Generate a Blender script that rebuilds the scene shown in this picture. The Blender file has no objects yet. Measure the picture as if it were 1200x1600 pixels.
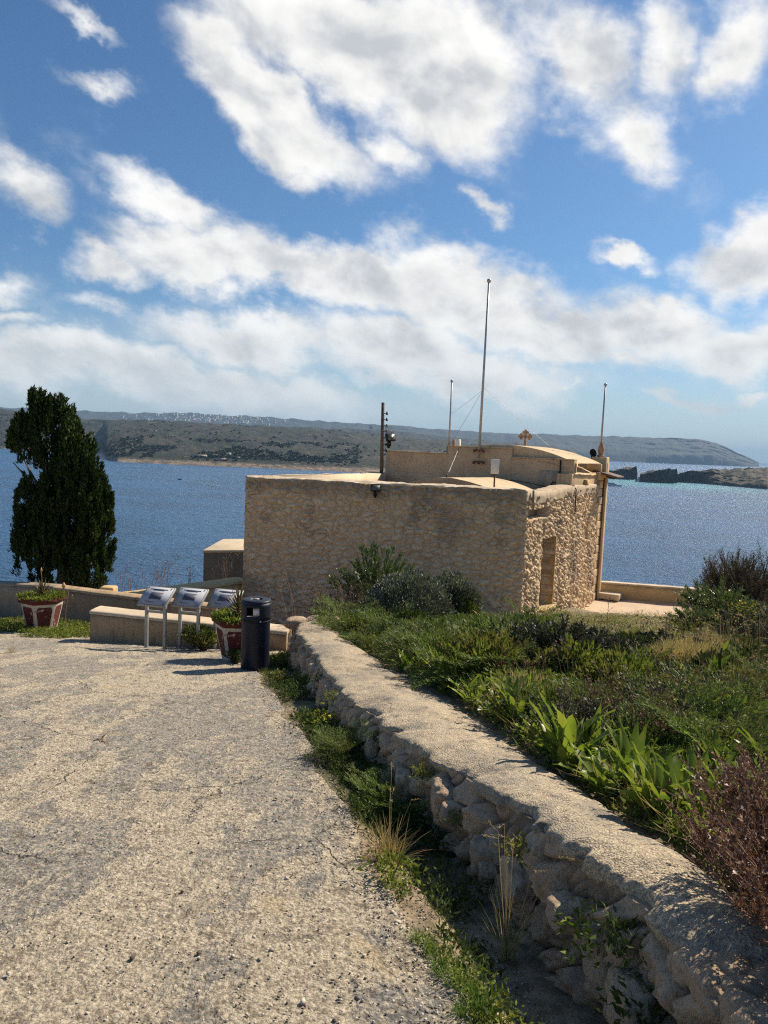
import bpy, math, random
import numpy as np
from mathutils import Vector, Matrix, noise
PI = math.pi
random.seed(7); RNG = np.random.default_rng(7)
scn = bpy.context.scene; COL = scn.collection

# ------------------------------------------------------------------ camera
FPX = 1150.0; PITCH = math.atan(102/FPX); ROLL = math.radians(2.4)
_F = Vector((0, math.cos(PITCH), -math.sin(PITCH))); _U0 = Vector((0, math.sin(PITCH), math.cos(PITCH)))
_X = Vector((1, 0, 0))
_R = math.cos(ROLL)*_X + math.sin(ROLL)*_U0; _U = -math.sin(ROLL)*_X + math.cos(ROLL)*_U0
cam = bpy.data.cameras.new('camera'); camo = bpy.data.objects.new('camera', cam); COL.objects.link(camo)
camo.matrix_world = Matrix(((_R.x, _U.x, -_F.x, 0), (_R.y, _U.y, -_F.y, 0), (_R.z, _U.z, -_F.z, 0), (0, 0, 0, 1)))
cam.sensor_fit = 'VERTICAL'; cam.sensor_height = 36; cam.lens = 36*FPX/1600
cam.clip_start = 0.05; cam.clip_end = 200000
scn.camera = camo
scn.cycles.use_denoising = False; scn.cycles.filter_width = 1.2; scn.cycles.sample_clamp_indirect = 3; scn.cycles.sample_clamp_direct = 6; scn.cycles.max_bounces = 6
def ray(px, py): return _F + (px-600)/FPX*_R + (800-py)/FPX*_U
def at(px, py, d): v = ray(px, py); return v*(d/v.y)
def onplane(px, py, c, s=0.0): v = ray(px, py); return v*(c/(v.z+s*v.y))

# ------------------------------------------------------------------ light
SUN_AZ, SUN_EL = math.radians(50), math.radians(41)
scn.view_settings.view_transform = 'Standard'; scn.view_settings.look = 'None'
scn.view_settings.exposure = 0.5; scn.view_settings.gamma = 1
sl = bpy.data.lights.new('sun', 'SUN'); sl.energy = 5.0; sl.angle = math.radians(0.5); sl.color = (1, .87, .70)
so = bpy.data.objects.new('sun', sl); COL.objects.link(so)
sd = Vector((math.sin(SUN_AZ)*math.cos(SUN_EL), math.cos(SUN_AZ)*math.cos(SUN_EL), math.sin(SUN_EL)))
so.rotation_euler = sd.to_track_quat('Z', 'Y').to_euler()

class NT:
    """tiny node helper"""
    def __init__(s, tree): s.t = tree; s.n = tree.nodes; s.l = tree.links
    def new(s, typ, **kw):
        n = s.n.new(typ)
        for k, v in kw.items(): setattr(n, k, v)
        return n
    def put(s, sock, v):
        if v is None: return
        if isinstance(v, bpy.types.NodeSocket): s.l.new(v, sock)
        elif isinstance(v, bpy.types.Node): s.l.new(v.outputs[0], sock)
        else:
            if sock.type == 'RGBA' and len(v) == 3: v = (*v, 1)
            sock.default_value = v
    def math(s, op, a, b=None, c=None, clamp=False):
        n = s.new('ShaderNodeMath', operation=op, use_clamp=clamp)
        s.put(n.inputs[0], a)
        if b is not None: s.put(n.inputs[1], b)
        if c is not None: s.put(n.inputs[2], c)
        return n.outputs[0]
    def vmath(s, op, a, b=None):
        n = s.new('ShaderNodeVectorMath', operation=op); s.put(n.inputs[0], a)
        if b is not None: s.put(n.inputs['Scale'] if op == 'SCALE' else n.inputs[1], b)
        return n.outputs[0]
    def noise(s, vec, scale, detail=4, rough=.55, dist=0, col=False):
        n = s.new('ShaderNodeTexNoise'); s.put(n.inputs['Vector'], vec)
        n.inputs['Scale'].default_value = scale; n.inputs['Detail'].default_value = detail
        n.inputs['Roughness'].default_value = rough; n.inputs['Distortion'].default_value = dist
        return n.outputs['Color' if col else 'Fac']
    def vor(s, vec, scale, feature='F1', out='Distance', rnd=1):
        n = s.new('ShaderNodeTexVoronoi', feature=feature); s.put(n.inputs['Vector'], vec)
        n.inputs['Scale'].default_value = scale; n.inputs['Randomness'].default_value = rnd
        return n.outputs[out]
    def step(s, v, a, b, lo=0., hi=1.):
        n = s.new('ShaderNodeMapRange', interpolation_type='SMOOTHSTEP'); s.put(n.inputs[0], v)
        for i, q in enumerate((a, b, lo, hi)): n.inputs[i+1].default_value = q
        return n.outputs[0]
    def mix(s, f, a, b, mode='MIX'):
        n = s.new('ShaderNodeMix', data_type='RGBA', blend_type=mode)
        s.put(n.inputs[0], f); s.put(n.inputs[6], a); s.put(n.inputs[7], b)
        return n.outputs[2]
    def bump(s, h, strength=.5, dist=.02, normal=None):
        n = s.new('ShaderNodeBump'); n.inputs['Strength'].default_value = strength
        n.inputs['Distance'].default_value = dist; s.put(n.inputs['Height'], h)
        if normal is not None: s.put(n.inputs['Normal'], normal)
        return n.outputs[0]
    def mapping(s, vec, loc=(0, 0, 0), rot=(0, 0, 0), sc=(1, 1, 1), typ='POINT'):
        n = s.new('ShaderNodeMapping', vector_type=typ); s.put(n.inputs[0], vec)
        n.inputs['Location'].default_value = loc; n.inputs['Rotation'].default_value = rot; n.inputs['Scale'].default_value = sc
        return n.outputs[0]

# ------------------------------------------------------------------ sky with clouds
w = bpy.data.worlds.new('World'); scn.world = w; w.use_nodes = True
T = NT(w.node_tree); T.n.clear()
sky = T.new('ShaderNodeTexSky', sky_type='NISHITA'); sky.sun_disc = False
sky.sun_elevation = SUN_EL; sky.sun_rotation = SUN_AZ; sky.altitude = 60
sky.air_density = 1.0; sky.dust_density = 0.6; sky.ozone_density = 2.5
tc = T.new('ShaderNodeTexCoord'); sep = T.new('ShaderNodeSeparateXYZ'); T.l.new(tc.outputs['Generated'], sep.inputs[0])
az = T.math('ARCTAN2', sep.outputs[0], sep.outputs[1]); el = T.math('ARCSINE', sep.outputs[2])
cmb = T.new('ShaderNodeCombineXYZ'); T.l.new(az, cmb.inputs[0]); T.l.new(el, cmb.inputs[1])
ae = cmb.outputs[0]
elev_sc = T.mapping(T.mapping(ae, rot=(0, 0, .22)), sc=(1, 1.45, 1))
w1 = T.noise(elev_sc, 5, 3, .5, 0, True); w2 = T.noise(elev_sc, 22, 4, .6, 0, True)
wv = T.vmath('ADD', T.vmath('SCALE', T.vmath('SUBTRACT', w1, (.5, .5, .5)), .13),
             T.vmath('SCALE', T.vmath('SUBTRACT', w2, (.5, .5, .5)), .055))
aw = T.vmath('ADD', ae, wv)
CL = [  # centre (photo coordinates turned into directions), half sizes, tilt, weight
 (430, 165, 270, 75, 30, 1.1), (540, 50, 290, 105, 8, 1.1), (700, 120, 190, 150, 20, 1.15), (620, 250, 80, 60, 30, .8), (340, 20, 120, 60, 0, .8),
 (900, 110, 190, 95, 30, .85), (1000, 190, 120, 60, 15, .75), (1040, 70, 80, 110, 0, .75), (1165, 50, 85, 100, 0, .9), (820, 30, 110, 45, 0, .6),
 (40, 315, 90, 60, 25, .8), (15, 425, 80, 50, 0, .65), (45, 487, 70, 24, 5, .6), (160, 112, 80, 26, 15, .55), (140, 8, 90, 22, 20, .6), (170, 480, 90, 24, 5, .5),
 (165, 410, 95, 48, 0, .9), (280, 335, 120, 55, 25, .85), (330, 415, 230, 62, 6, .95), (440, 425, 200, 70, 6, 1.1), (560, 440, 240, 80, 4, 1.15), (720, 465, 280, 100, 10, 1.2), (960, 520, 160, 70, 8, 1.0), (860, 530, 190, 85, 12, 1.1),
 (400, 530, 230, 62, 2, .95), (620, 550, 260, 72, 2, 1.0), (120, 570, 280, 64, 3, .95), (760, 590, 270, 60, 4, .95), (300, 600, 480, 62, 2, .95),
 (1040, 505, 170, 75, 6, 1.1), (1180, 535, 150, 72, 4, 1.05), (1000, 480, 80, 50, 0, .9), (955, 570, 80, 30, 0, .8),
 (1180, 385, 125, 80, -15, 1.05), (990, 388, 75, 24, 8, .7), (755, 325, 60, 26, 15, .65), (885, 615, 40, 18, 0, .7), (1070, 619, 150, 18, 1, .7), (1190, 617, 40, 14, 0, .65),
 (1450, 500, 300, 120, 0, .9), (-300, 450, 300, 120, 0, .9), (1500, 150, 250, 150, 20, .9), (-250, 100, 260, 120, 20, .9), (500, -350, 500, 160, 10, .9), (1900, 300, 300, 150, 0, .9), (-900, 300, 300, 150, 0, .9)]
dens = None
for (px, py, rx, ry, rot, wt) in CL:
    v = ray(px, py).normalized(); ca, ce = math.atan2(v.x, v.y), math.asin(v.z)
    g = T.new('ShaderNodeTexGradient', gradient_type='SPHERICAL')
    T.l.new(T.mapping(aw, loc=(ca, ce, 0), rot=(0, 0, -math.radians(rot+2)), sc=(rx/FPX, ry/FPX, 1), typ='TEXTURE'), g.inputs[0])
    gv = T.math('MULTIPLY', g.outputs['Fac'], wt)
    dens = gv if dens is None else T.math('SMOOTH_MAX', dens, gv, .12)
fb = T.noise(elev_sc, 5.5, 10, .52, .2)
fb2 = T.noise(elev_sc, 30, 8, .65, .2)
dn = T.math('ADD', T.math('MULTIPLY', T.math('SUBTRACT', fb, .5), .85), T.math('MULTIPLY', T.math('SUBTRACT', fb2, .5), .30))
d0 = T.math('ADD', dens, dn)
cover = T.step(d0, .12, .68)
cover = T.math('POWER', cover, 1.15)
# lit tops, greyer thick middles and undersides
aw_up = T.vmath('ADD', elev_sc, (.012, .03, 0))
fbu = T.noise(aw_up, 5.5, 10, .52, .2)
relief = T.math('SUBTRACT', fb, fbu)
bright = T.math("ADD", .90, T.math('MULTIPLY', relief, 1.2))
bright = T.math('SUBTRACT', bright, T.math('MULTIPLY', T.step(d0, .5, 1.2), .10))
bright = T.math('MINIMUM', T.math('MAXIMUM', bright, .72), 1.0)
SKYK = 0.073
skyc = T.mix(1.0, sky.outputs[0], (.56, .80, .98), 'MULTIPLY')
skyc = T.vmath('SCALE', skyc, SKYK)
cc = T.mix(T.step(bright, .70, .92), (.78, .81, .85), (1.0, .99, .97))
cc = T.vmath('SCALE', cc, T.math('MULTIPLY', bright, .74))
fin = T.mix(cover, skyc, cc)
pale = T.math('POWER', T.step(el, .0, .26, 1, 0), 1.8)
fin = T.mix(T.math('MULTIPLY', pale, .70), fin, (.455, .515, .54))
bg = T.new('ShaderNodeBackground'); T.l.new(fin, bg.inputs[0]); bg.inputs[1].default_value = 1.0
ow = T.new('ShaderNodeOutputWorld'); T.l.new(bg.outputs[0], ow.inputs[0])
w.cycles.sampling_method = 'MANUAL'; w.cycles.sample_map_resolution = 512

# ------------------------------------------------------------------ object helpers
def link(name, mesh, parent=None):
    o = bpy.data.objects.new(name, mesh); COL.objects.link(o)
    if parent is not None: o.parent = parent
    return o
def tag(o, label=None, cat=None, group=None, kind=None):
    if label: o['label'] = label
    if cat: o['category'] = cat
    if group: o['group'] = group
    if kind: o['kind'] = kind
    return o
def empty(name, loc=(0, 0, 0), rz=0):
    o = link(name, None); o.location = loc; o.rotation_euler = (0, 0, rz); return o
def copy_tree(o, parent=None):
    c = o.copy(); COL.objects.link(c)
    if parent is not None: c.parent = parent
    for ch in list(o.children): copy_tree(ch, c)
    return c

class MB:
    """collects vertices and faces (numpy), builds ONE mesh object"""
    def __init__(s): s.V = []; s.Q = []; s.Tr = []; s.n = 0; s.A = {}
    def add(s, V, quads=None, tris=None):
        V = np.asarray(V, float).reshape(-1, 3)
        if quads is not None and len(quads): s.Q.append(np.asarray(quads, int)+s.n)
        if tris is not None and len(tris): s.Tr.append(np.asarray(tris, int)+s.n)
        s.V.append(V); s.n += len(V); return s
    def build(s, name, mat, parent=None, smooth=False, attrs=None, loc=None, bevel=0):
        V = np.concatenate(s.V); Q = np.concatenate(s.Q) if s.Q else np.zeros((0, 4), int)
        Tt = np.concatenate(s.Tr) if s.Tr else np.zeros((0, 3), int)
        m = bpy.data.meshes.new(name); m.vertices.add(len(V)); m.vertices.foreach_set('co', V.ravel())
        nl = Q.size+Tt.size; m.loops.add(nl); m.loops.foreach_set('vertex_index', np.concatenate([Q.ravel(), Tt.ravel()]).astype(np.int32))
        m.polygons.add(len(Q)+len(Tt))
        st = np.concatenate([np.arange(len(Q))*4, Q.size+np.arange(len(Tt))*3]).astype(np.int32)
        m.polygons.foreach_set('loop_start', st)
        if smooth: m.polygons.foreach_set('use_smooth', np.ones(len(Q)+len(Tt), bool))
        m.update(calc_edges=True); m.validate()
        for k, a in (attrs or {}).items():
            at_ = m.attributes.new(k, 'FLOAT', 'POINT'); at_.data.foreach_set('value', np.asarray(a, np.float32))
        if mat: m.materials.append(mat)
        o = link(name, m, parent)
        if loc is not None: o.location = loc
        if bevel:
            b = o.modifiers.new('bevel', 'BEVEL'); b.width = bevel; b.segments = 2; b.limit_method = 'ANGLE'
        return o
    def box(s, c, size, e1=(1, 0), rx=0, taper=1.0, tilt=None):
        """c = centre; size along e1, across, up; e1 = heading of first axis"""
        e = Vector((e1[0], e1[1], 0)).normalized(); n = Vector((-e.y, e.x, 0)); c = Vector(c)
        V = []
        for k, (a, b, z) in enumerate([(-1,-1,-1),(1,-1,-1),(1,1,-1),(-1,1,-1),(-1,-1,1),(1,-1,1),(1,1,1),(-1,1,1)]):
            t = taper if z > 0 else 1
            p = Vector((a*size[0]/2*t, b*size[1]/2*t, z*size[2]/2))
            if tilt: p = Matrix.Rotation(tilt[1], 3, tilt[0]) @ p
            V.append(c+e*p.x+n*p.y+Vector((0, 0, p.z)))
        return s.add(V, [(0,3,2,1),(4,5,6,7),(0,1,5,4),(1,2,6,5),(2,3,7,6),(3,0,4,7)])
    def tube(s, pts, rad, sides=8, caps=True):
        pts = [Vector(p) for p in pts]
        if not hasattr(rad, '__len__'): rad = [rad]*len(pts)
        V = []; ref = Vector((.31, .17, .93))
        for i, p in enumerate(pts):
            d = (pts[min(i+1, len(pts)-1)]-pts[max(i-1, 0)]).normalized()
            if abs(d.dot(ref)) > .95: ref = Vector((1, 0, 0))
            a = d.cross(ref).normalized(); b = d.cross(a)
            for k in range(sides):
                t = 2*PI*k/sides; V.append(p+(a*math.cos(t)+b*math.sin(t))*rad[i])
        Q = [(i*sides+k, i*sides+(k+1) % sides, (i+1)*sides+(k+1) % sides, (i+1)*sides+k) for i in range(len(pts)-1) for k in range(sides)]
        Tt = []
        if caps:
            n = len(V); V += [pts[0], pts[-1]]; e = (len(pts)-1)*sides
            Tt = [(n, (k+1) % sides, k) for k in range(sides)]+[(n+1, e+k, e+(k+1) % sides) for k in range(sides)]
        return s.add(V, Q, Tt)
    def lathe(s, prof, c=(0, 0, 0), sides=24, sq=1.0):
        V = [(c[0]+r*math.cos(2*PI*k/sides), c[1]+r*math.sin(2*PI*k/sides)*sq, c[2]+z) for r, z in prof for k in range(sides)]
        Q = [(i*sides+k, i*sides+(k+1) % sides, (i+1)*sides+(k+1) % sides, (i+1)*sides+k) for i in range(len(prof)-1) for k in range(sides)]
        return s.add(V, Q)
    def prism(s, poly, z0, z1, frame=None):
        """poly = 2D outline; frame(x,y,z) -> 3D, triangulated by fan about centroid"""
        f = frame or (lambda x, y, z: (x, y, z)); n = len(poly)
        cx = sum(p[0] for p in poly)/n; cy = sum(p[1] for p in poly)/n
        V = [f(x, y, z0) for x, y in poly]+[f(x, y, z1) for x, y in poly]+[f(cx, cy, z0), f(cx, cy, z1)]
        Q = [(i, (i+1) % n, n+(i+1) % n, n+i) for i in range(n)]
        Tt = [(2*n, (i+1) % n, i) for i in range(n)]+[(2*n+1, n+i, n+(i+1) % n) for i in range(n)]
        return s.add(V, Q, Tt)
    def grid(s, P):
        P = np.asarray(P, float); a, b = P.shape[:2]; idx = np.arange(a*b).reshape(a, b)
        Q = np.stack([idx[:-1, :-1], idx[1:, :-1], idx[1:, 1:], idx[:-1, 1:]], -1).reshape(-1, 4)
        return s.add(P.reshape(-1, 3), Q)
    def leaves(s, P, D, L, W, fold=.15, up=None):
        """vectorised pointed leaves: base P, direction D, length L, width W"""
        P = np.asarray(P, float); n = len(P); D = np.asarray(D, float); D = D/np.linalg.norm(D, axis=1, keepdims=True)
        L = np.broadcast_to(L, n)[:, None]; W = np.broadcast_to(W, n)[:, None]
        r = RNG.normal(size=(n, 3)) if up is None else np.broadcast_to(up, (n, 3))+RNG.normal(size=(n, 3))*.25
        S = np.cross(D, r); S /= np.linalg.norm(S, axis=1, keepdims=True)+1e-9; N = np.cross(S, D)
        m = P+D*L*.45
        V = np.stack([P, m+S*W/2+N*W*fold, P+D*L-N*L*.08, m-S*W/2+N*W*fold], 1).reshape(-1, 3)
        i = np.arange(n)*4
        return s.add(V, np.stack([i, i+1, i+2, i+3], 1))
def fbm(x, y, z=0, o=4, sc=1.0):
    return noise.fractal(Vector((x*sc, y*sc, z*sc)), .9, 2.1, o)
def rnd(a, b): return random.uniform(a, b)

# ------------------------------------------------------------------ materials
def mat(name):
    m = bpy.data.materials.new(name); m.use_nodes = True; t = NT(m.node_tree)
    b = t.n['Principled BSDF']; b.inputs['Roughness'].default_value = .85
    b.inputs['Specular IOR Level'].default_value = .25
    t.b = b; t.m = m
    c = t.new('ShaderNodeTexCoord'); t.o = c.outputs['Object']
    g = t.new('ShaderNodeNewGeometry'); t.g = g
    return t
def attr(t, name):
    n = t.new('ShaderNodeAttribute', attribute_name=name); return n.outputs['Fac']

def mat_plain(name, col, rough=.7, metal=0, var=.15, vscale=6, bump=.15, bscale=60):
    t = mat(name); n = t.noise(t.o, vscale, 6, .6)
    t.put(t.b.inputs['Base Color'], t.mix(t.step(n, .3, .7), [c*(1-var) for c in col], [min(1, c*(1+var)) for c in col]))
    t.b.inputs['Roughness'].default_value = rough; t.b.inputs['Metallic'].default_value = metal
    if bump: t.put(t.b.inputs['Normal'], t.bump(t.noise(t.o, bscale, 4), bump, .01))
    return t.m
def mat_leaf(name, a, b, c=None, trans=.3, rough=.55, spec=.3, vs=1.2):
    """leaf: colour differs from leaf to leaf and in patches; lets light through"""
    t = mat(name)
    col = t.mix(t.g.outputs['Random Per Island'], a, b)
    n = t.noise(t.g.outputs['Position'], vs, 3)
    col = t.mix(t.step(n, .42, .68, 0, .7), col, c or [x*.6 for x in a])
    t.put(t.b.inputs['Base Color'], col); t.b.inputs['Roughness'].default_value = rough
    t.b.inputs['Specular IOR Level'].default_value = spec
    tr = t.new('ShaderNodeBsdfTranslucent'); t.put(tr.inputs[0], t.mix(.5, col, (1.2, 1.3, .3), 'MULTIPLY') if trans else col)
    mx = t.new('ShaderNodeMixShader'); mx.inputs[0].default_value = trans
    out = t.n['Material Output']; t.l.new(t.b.outputs[0], mx.inputs[1]); t.l.new(tr.outputs[0], mx.inputs[2]); t.l.new(mx.outputs[0], out.inputs[0])
    return t.m

M = {}
# road: worn pale limestone concrete with grey asphalt showing, ochre stains, grit
t = mat('worn_road'); P = t.g.outputs['Position']
Pj = t.vmath('ADD', P, t.vmath('SCALE', t.noise(P, 3, 4, .6, 0, True), .35))
big = t.noise(Pj, .45, 5, .62); med = t.noise(Pj, 3.2, 6, .65); fine = t.noise(P, 36, 8, .78); grain = t.noise(P, 150, 3, .7)
peb = t.vor(P, 75, 'F1'); peb2 = t.vor(P, 34, 'F1'); pc = t.vor(P, 75, 'F1', 'Color')
base = t.mix(t.step(fine, .34, .64), (.18, .145, .10), (.66, .575, .43))
base = t.mix(t.step(grain, .5, .75, 0, .5), base, (.76, .68, .52))
seps = t.new('ShaderNodeSeparateColor'); t.l.new(pc, seps.inputs[0])
base = t.mix(t.step(seps.outputs[0], .74, .84, 0, .55), base, (.20, .165, .12))
streak = t.noise(t.mapping(P, sc=(1.5, .45, 1), rot=(0, 0, .12)), 1.4, 7, .66)
gm = t.math('ADD', t.math('ADD', t.math('MULTIPLY', streak, .5), t.math('MULTIPLY', med, .2)), t.math('MULTIPLY', big, .3))
gmask = t.step(gm, .480, .515, 0, .95)
grey = t.mix(t.step(fine, .35, .7), (.13, .125, .115), (.31, .295, .265))
grey = t.mix(t.step(seps.outputs[1], .78, .88, 0, .7), grey, (.50, .45, .37))
base = t.mix(t.math('MULTIPLY', gmask, t.step(t.noise(P, 22, 4, .7), .33, .55)), base, grey)
och = t.step(t.noise(t.mapping(P, loc=(3.3, 1, 0)), .8, 4, .6), .60, .70, 0, .6)
base = t.mix(och, base, (.50, .37, .17))
crk = t.vor(t.vmath('ADD', P, t.vmath('SCALE', t.noise(P, 5, 4, .6, 0, True), .18)), .55, 'DISTANCE_TO_EDGE')
crm = t.math('MULTIPLY', t.step(crk, .0, .006, .75, 0), t.step(t.noise(P, 1.3, 2), .45, .6))
base = t.mix(crm, base, (.07, .06, .05))
blot = t.noise(t.mapping(P, loc=(5, 2, 0)), 8.5, 7, .72)
base = t.mix(t.step(blot, .55, .63, 0, .7), base, (.14, .115, .08))
base = t.mix(t.step(blot, .46, .36, 0, .45), base, (.62, .53, .38))
t.put(t.b.inputs['Base Color'], base)
h = t.math('ADD', t.math('MULTIPLY', fine, .8), t.math('MULTIPLY', t.math('SUBTRACT', 1, peb), .35))
h = t.math('ADD', h, t.math('MULTIPLY', t.math('SUBTRACT', 1, peb2), .5)); h = t.math('ADD', h, t.math('MULTIPLY', grain, .3))
h = t.math('SUBTRACT', h, t.math('MULTIPLY', gmask, .45)); h = t.math('SUBTRACT', h, crm)
t.put(t.b.inputs['Normal'], t.bump(h, 1.0, .022)); t.b.inputs['Roughness'].default_value = .92; M['road'] = t.m
# soil / hillside ground
t = mat('dry_soil'); P = t.g.outputs['Position']; a = t.noise(P, .6, 6, .6); b = t.noise(P, 9, 6, .7)
c = t.mix(t.step(b, .3, .7), (.12, .09, .055), (.34, .27, .18)); c = t.mix(t.step(a, .45, .62, 0, .65), c, (.07, .085, .03))
t.put(t.b.inputs['Base Color'], c); t.put(t.b.inputs['Normal'], t.bump(b, .8, .05)); M['soil'] = t.m
# field stone of the garden wall
t = mat('field_stone'); P = t.g.outputs['Position']
r = t.g.outputs['Random Per Island']; n1 = t.noise(P, 6, 6, .65); n2 = t.noise(P, 45, 5, .7)
c = t.mix(r, (.46, .32, .20), (.64, .48, .32)); c = t.mix(t.step(n1, .46, .66), c, (.36, .26, .175)); c = t.mix(t.step(n2, .5, .68, 0, .6), c, (.13, .11, .09))
c = t.mix(t.step(t.noise(P, 2.1, 4), .52, .66, 0, .6), c, (.23, .22, .20))
c = t.mix(attr(t, 'stone'), c, [.60, .46, .32]); c = t.mix(attr(t, 'mortar'), c, (.055, .042, .028)); n5 = t.noise(P, 16, 6, .7); c = t.mix(t.step(n5, .55, .66, 0, .5), c, (.20, .165, .12))
t.put(t.b.inputs['Base Color'], c); t.put(t.b.inputs['Normal'], t.bump(t.math('ADD', n2, t.math('MULTIPLY', n5, 1.6)), 1.0, .02)); t.b.inputs['Roughness'].default_value = .93; M['stone'] = t.m
# mortar cap
t = mat('mortar_cap'); P = t.g.outputs['Position']; n1 = t.noise(P, 2.2, 6, .65); n2 = t.noise(P, 90, 5, .8); n3 = t.vor(P, 110); n4 = t.noise(P, 17, 5, .7)
c = t.mix(t.step(n2, .36, .66), (.22, .17, .11), (.70, .59, .42)); c = t.mix(t.step(n1, .46, .64, 0, .6), c, (.25, .23, .195))
c = t.mix(t.step(n4, .57, .70, 0, .6), c, (.13, .115, .095))
cr = t.vor(t.vmath('ADD', P, t.vmath('SCALE', t.noise(P, 6, 4, .6, 0, True), .15)), 1.6, 'DISTANCE_TO_EDGE')
c = t.mix(t.math('MULTIPLY', t.step(cr, 0, .008, .8, 0), t.step(t.noise(P, 1.7, 2), .5, .6)), c, (.06, .05, .04)); c = t.mix(t.step(t.noise(t.mapping(P, loc=(7, 0, 0)), 5, 6, .7), .54, .62, 0, .6), c, (.20, .175, .145))
t.put(t.b.inputs['Base Color'], c); hh = t.math('ADD', t.math('MULTIPLY', n2, .8), t.math('ADD', t.math('SUBTRACT', .5, n3), t.math('MULTIPLY', n4, .7)))
t.put(t.b.inputs['Normal'], t.bump(hh, 1.0, .0065)); t.b.inputs['Roughness'].default_value = .95; M['cap'] = t.m
# chapel rubble (per-stone tone and mortar joints carried by the mesh)
def rubble_mat(name, lo, hi, mort, stain=.5):
    t = mat(name); P = t.g.outputs['Position']; s_ = attr(t, 'stone'); mo = attr(t, 'mortar')
    n2 = t.noise(P, 14, 6, .7); n1 = t.noise(P, .9, 5, .6)
    c = t.mix(s_, lo, hi); c = t.mix(t.step(n2, .4, .7, 0, .6), c, [x*.72 for x in lo]); c = t.mix(t.math('MULTIPLY', mo, .8), c, mort)
    sp = t.new('ShaderNodeSeparateXYZ'); t.l.new(P, sp.inputs[0])
    top = t.step(t.math('ADD', sp.outputs[2], t.math('MULTIPLY', t.noise(t.mapping(P, sc=(1, 1, .35)), 3.2, 5), .9)), -1.05, -.62)
    c = t.mix(t.math('MULTIPLY', top, stain), c, (.17, .145, .12))
    c = t.mix(t.step(t.math('ADD', n1, t.math('MULTIPLY', n2, .3)), .66, .82, 0, .5), c, (.19, .16, .13))
    t.put(t.b.inputs['Base Color'], c); t.put(t.b.inputs['Normal'], t.bump(t.math('ADD', n2, t.noise(P, 60, 3)), .7, .02)); t.b.inputs['Roughness'].default_value = .93
    return t.m
M['rubble'] = rubble_mat('rubble_front', (.72, .52, .32), (.88, .67, .43), (.54, .38, .23))
M['rubble_side'] = rubble_mat('rubble_side', (.58, .42, .25), (.82, .62, .40), (.30, .19, .11), .6)
def mat_render(name, col, dark, streak=.5, sc=1.2):
    """limewashed or dressed stone with weather streaks"""
    t = mat(name); P = t.g.outputs['Position']; n1 = t.noise(P, sc, 6, .65); n2 = t.noise(t.mapping(P, sc=(1, 1, .16)), 7, 5, .65); n3 = t.noise(P, 40, 5, .7)
    c = t.mix(t.step(n1, .35, .7), col, [x*.78 for x in col]); c = t.mix(t.step(n2, .52, .70, 0, streak), c, dark); c = t.mix(t.step(n3, .5, .7, 0, .25), c, dark)
    t.put(t.b.inputs['Base Color'], c); t.put(t.b.inputs['Normal'], t.bump(t.math('ADD', n3, n1), .5, .012)); t.b.inputs['Roughness'].default_value = .9
    return t.m
M['ashlar'] = mat_render('dressed_limestone', (.62, .46, .27), (.26, .19, .12), .5)
M['coping'] = mat_render('weathered_coping', (.56, .44, .30), (.20, .155, .11), .8, 2.5)
M['limewash'] = mat_render('buff_limewash', (.62, .46, .29), (.33, .245, .165), .4)
M['vault'] = mat_render('vault_screed', (.66, .50, .31), (.36, .27, .18), .5, 3)
M['ochre'] = mat_render('ochre_render', (.62, .45, .22), (.34, .25, .14), .4)
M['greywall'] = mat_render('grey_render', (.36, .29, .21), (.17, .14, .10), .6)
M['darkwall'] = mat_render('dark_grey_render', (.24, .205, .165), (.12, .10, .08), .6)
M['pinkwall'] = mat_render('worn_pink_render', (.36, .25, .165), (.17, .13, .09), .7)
M['bench'] = mat_render('bench_plaster', (.46, .33, .20), (.18, .135, .09), .85, 2.2)
M['paleCap'] = mat_render('pale_capping', (.66, .54, .38), (.38, .30, .21), .3)
M['infill'] = mat_render('orange_infill', (.52, .34, .16), (.34, .21, .10), .5, 3)
M['terrace'] = mat_render('terrace_paving', (.60, .46, .32), (.38, .28, .18), .4, .8)
M['wood'] = mat_plain('weathered_wood', (.14, .10, .075), .8, 0, .35, 12, .4, 90)
M['rust'] = mat_plain('rusty_iron', (.17, .085, .05), .8, .2, .4, 14, .3)
M['galv'] = mat_plain('galvanised_steel', (.42, .43, .43), .5, .4, .15, 10, .1)
M['white'] = mat_plain('white_paint', (.70, .69, .65), .5, 0, .12, 7, .1)
M['black'] = mat_plain('black_plastic', (.018, .018, .02), .45, 0, .2, 8, .05)
M['glass'] = mat_plain('lamp_glass', (.13, .135, .12), .2, 0, .1, 8, 0)
M['bin'] = mat_plain('navy_plastic', (.012, .016, .030), .45, 0, .25, 5, .12, 25)
M['alu'] = mat_plain('brushed_aluminium', (.36, .36, .35), .5, .5, .1, 20, .1)
M['maroon'] = mat_plain('maroon_paint', (.20, .028, .022), .65, 0, .3, 9, .3, 30)
M['terra'] = mat_plain('stone_carving', (.42, .27, .16), .9, 0, .35, 9, .6, 40)
M['dark'] = mat_plain('dark_void', (.03, .024, .018), .9, 0, .2, 5, 0)
M['petal'] = mat_plain('yellow_petal', (.78, .70, .05), .6, 0, .15, 30, 0)
# pot plaster: white with chips
t = mat('chipped_white_pot'); n = t.noise(t.o, 11, 5, .7); c = t.mix(t.step(n, .58, .64), (.56, .49, .41), (.20, .12, .09))
t.put(t.b.inputs['Base Color'], c); t.put(t.b.inputs['Normal'], t.bump(n, .5, .01)); M['potwhite'] = t.m
t = mat('chipped_maroon_panel'); n = t.noise(t.o, 8, 5, .7); c = t.mix(t.step(n, .62, .65), (.115, .028, .025), (.50, .42, .36))
t.put(t.b.inputs['Base Color'], c); t.put(t.b.inputs['Normal'], t.bump(n, .4, .01)); M['potred'] = t.m
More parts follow.
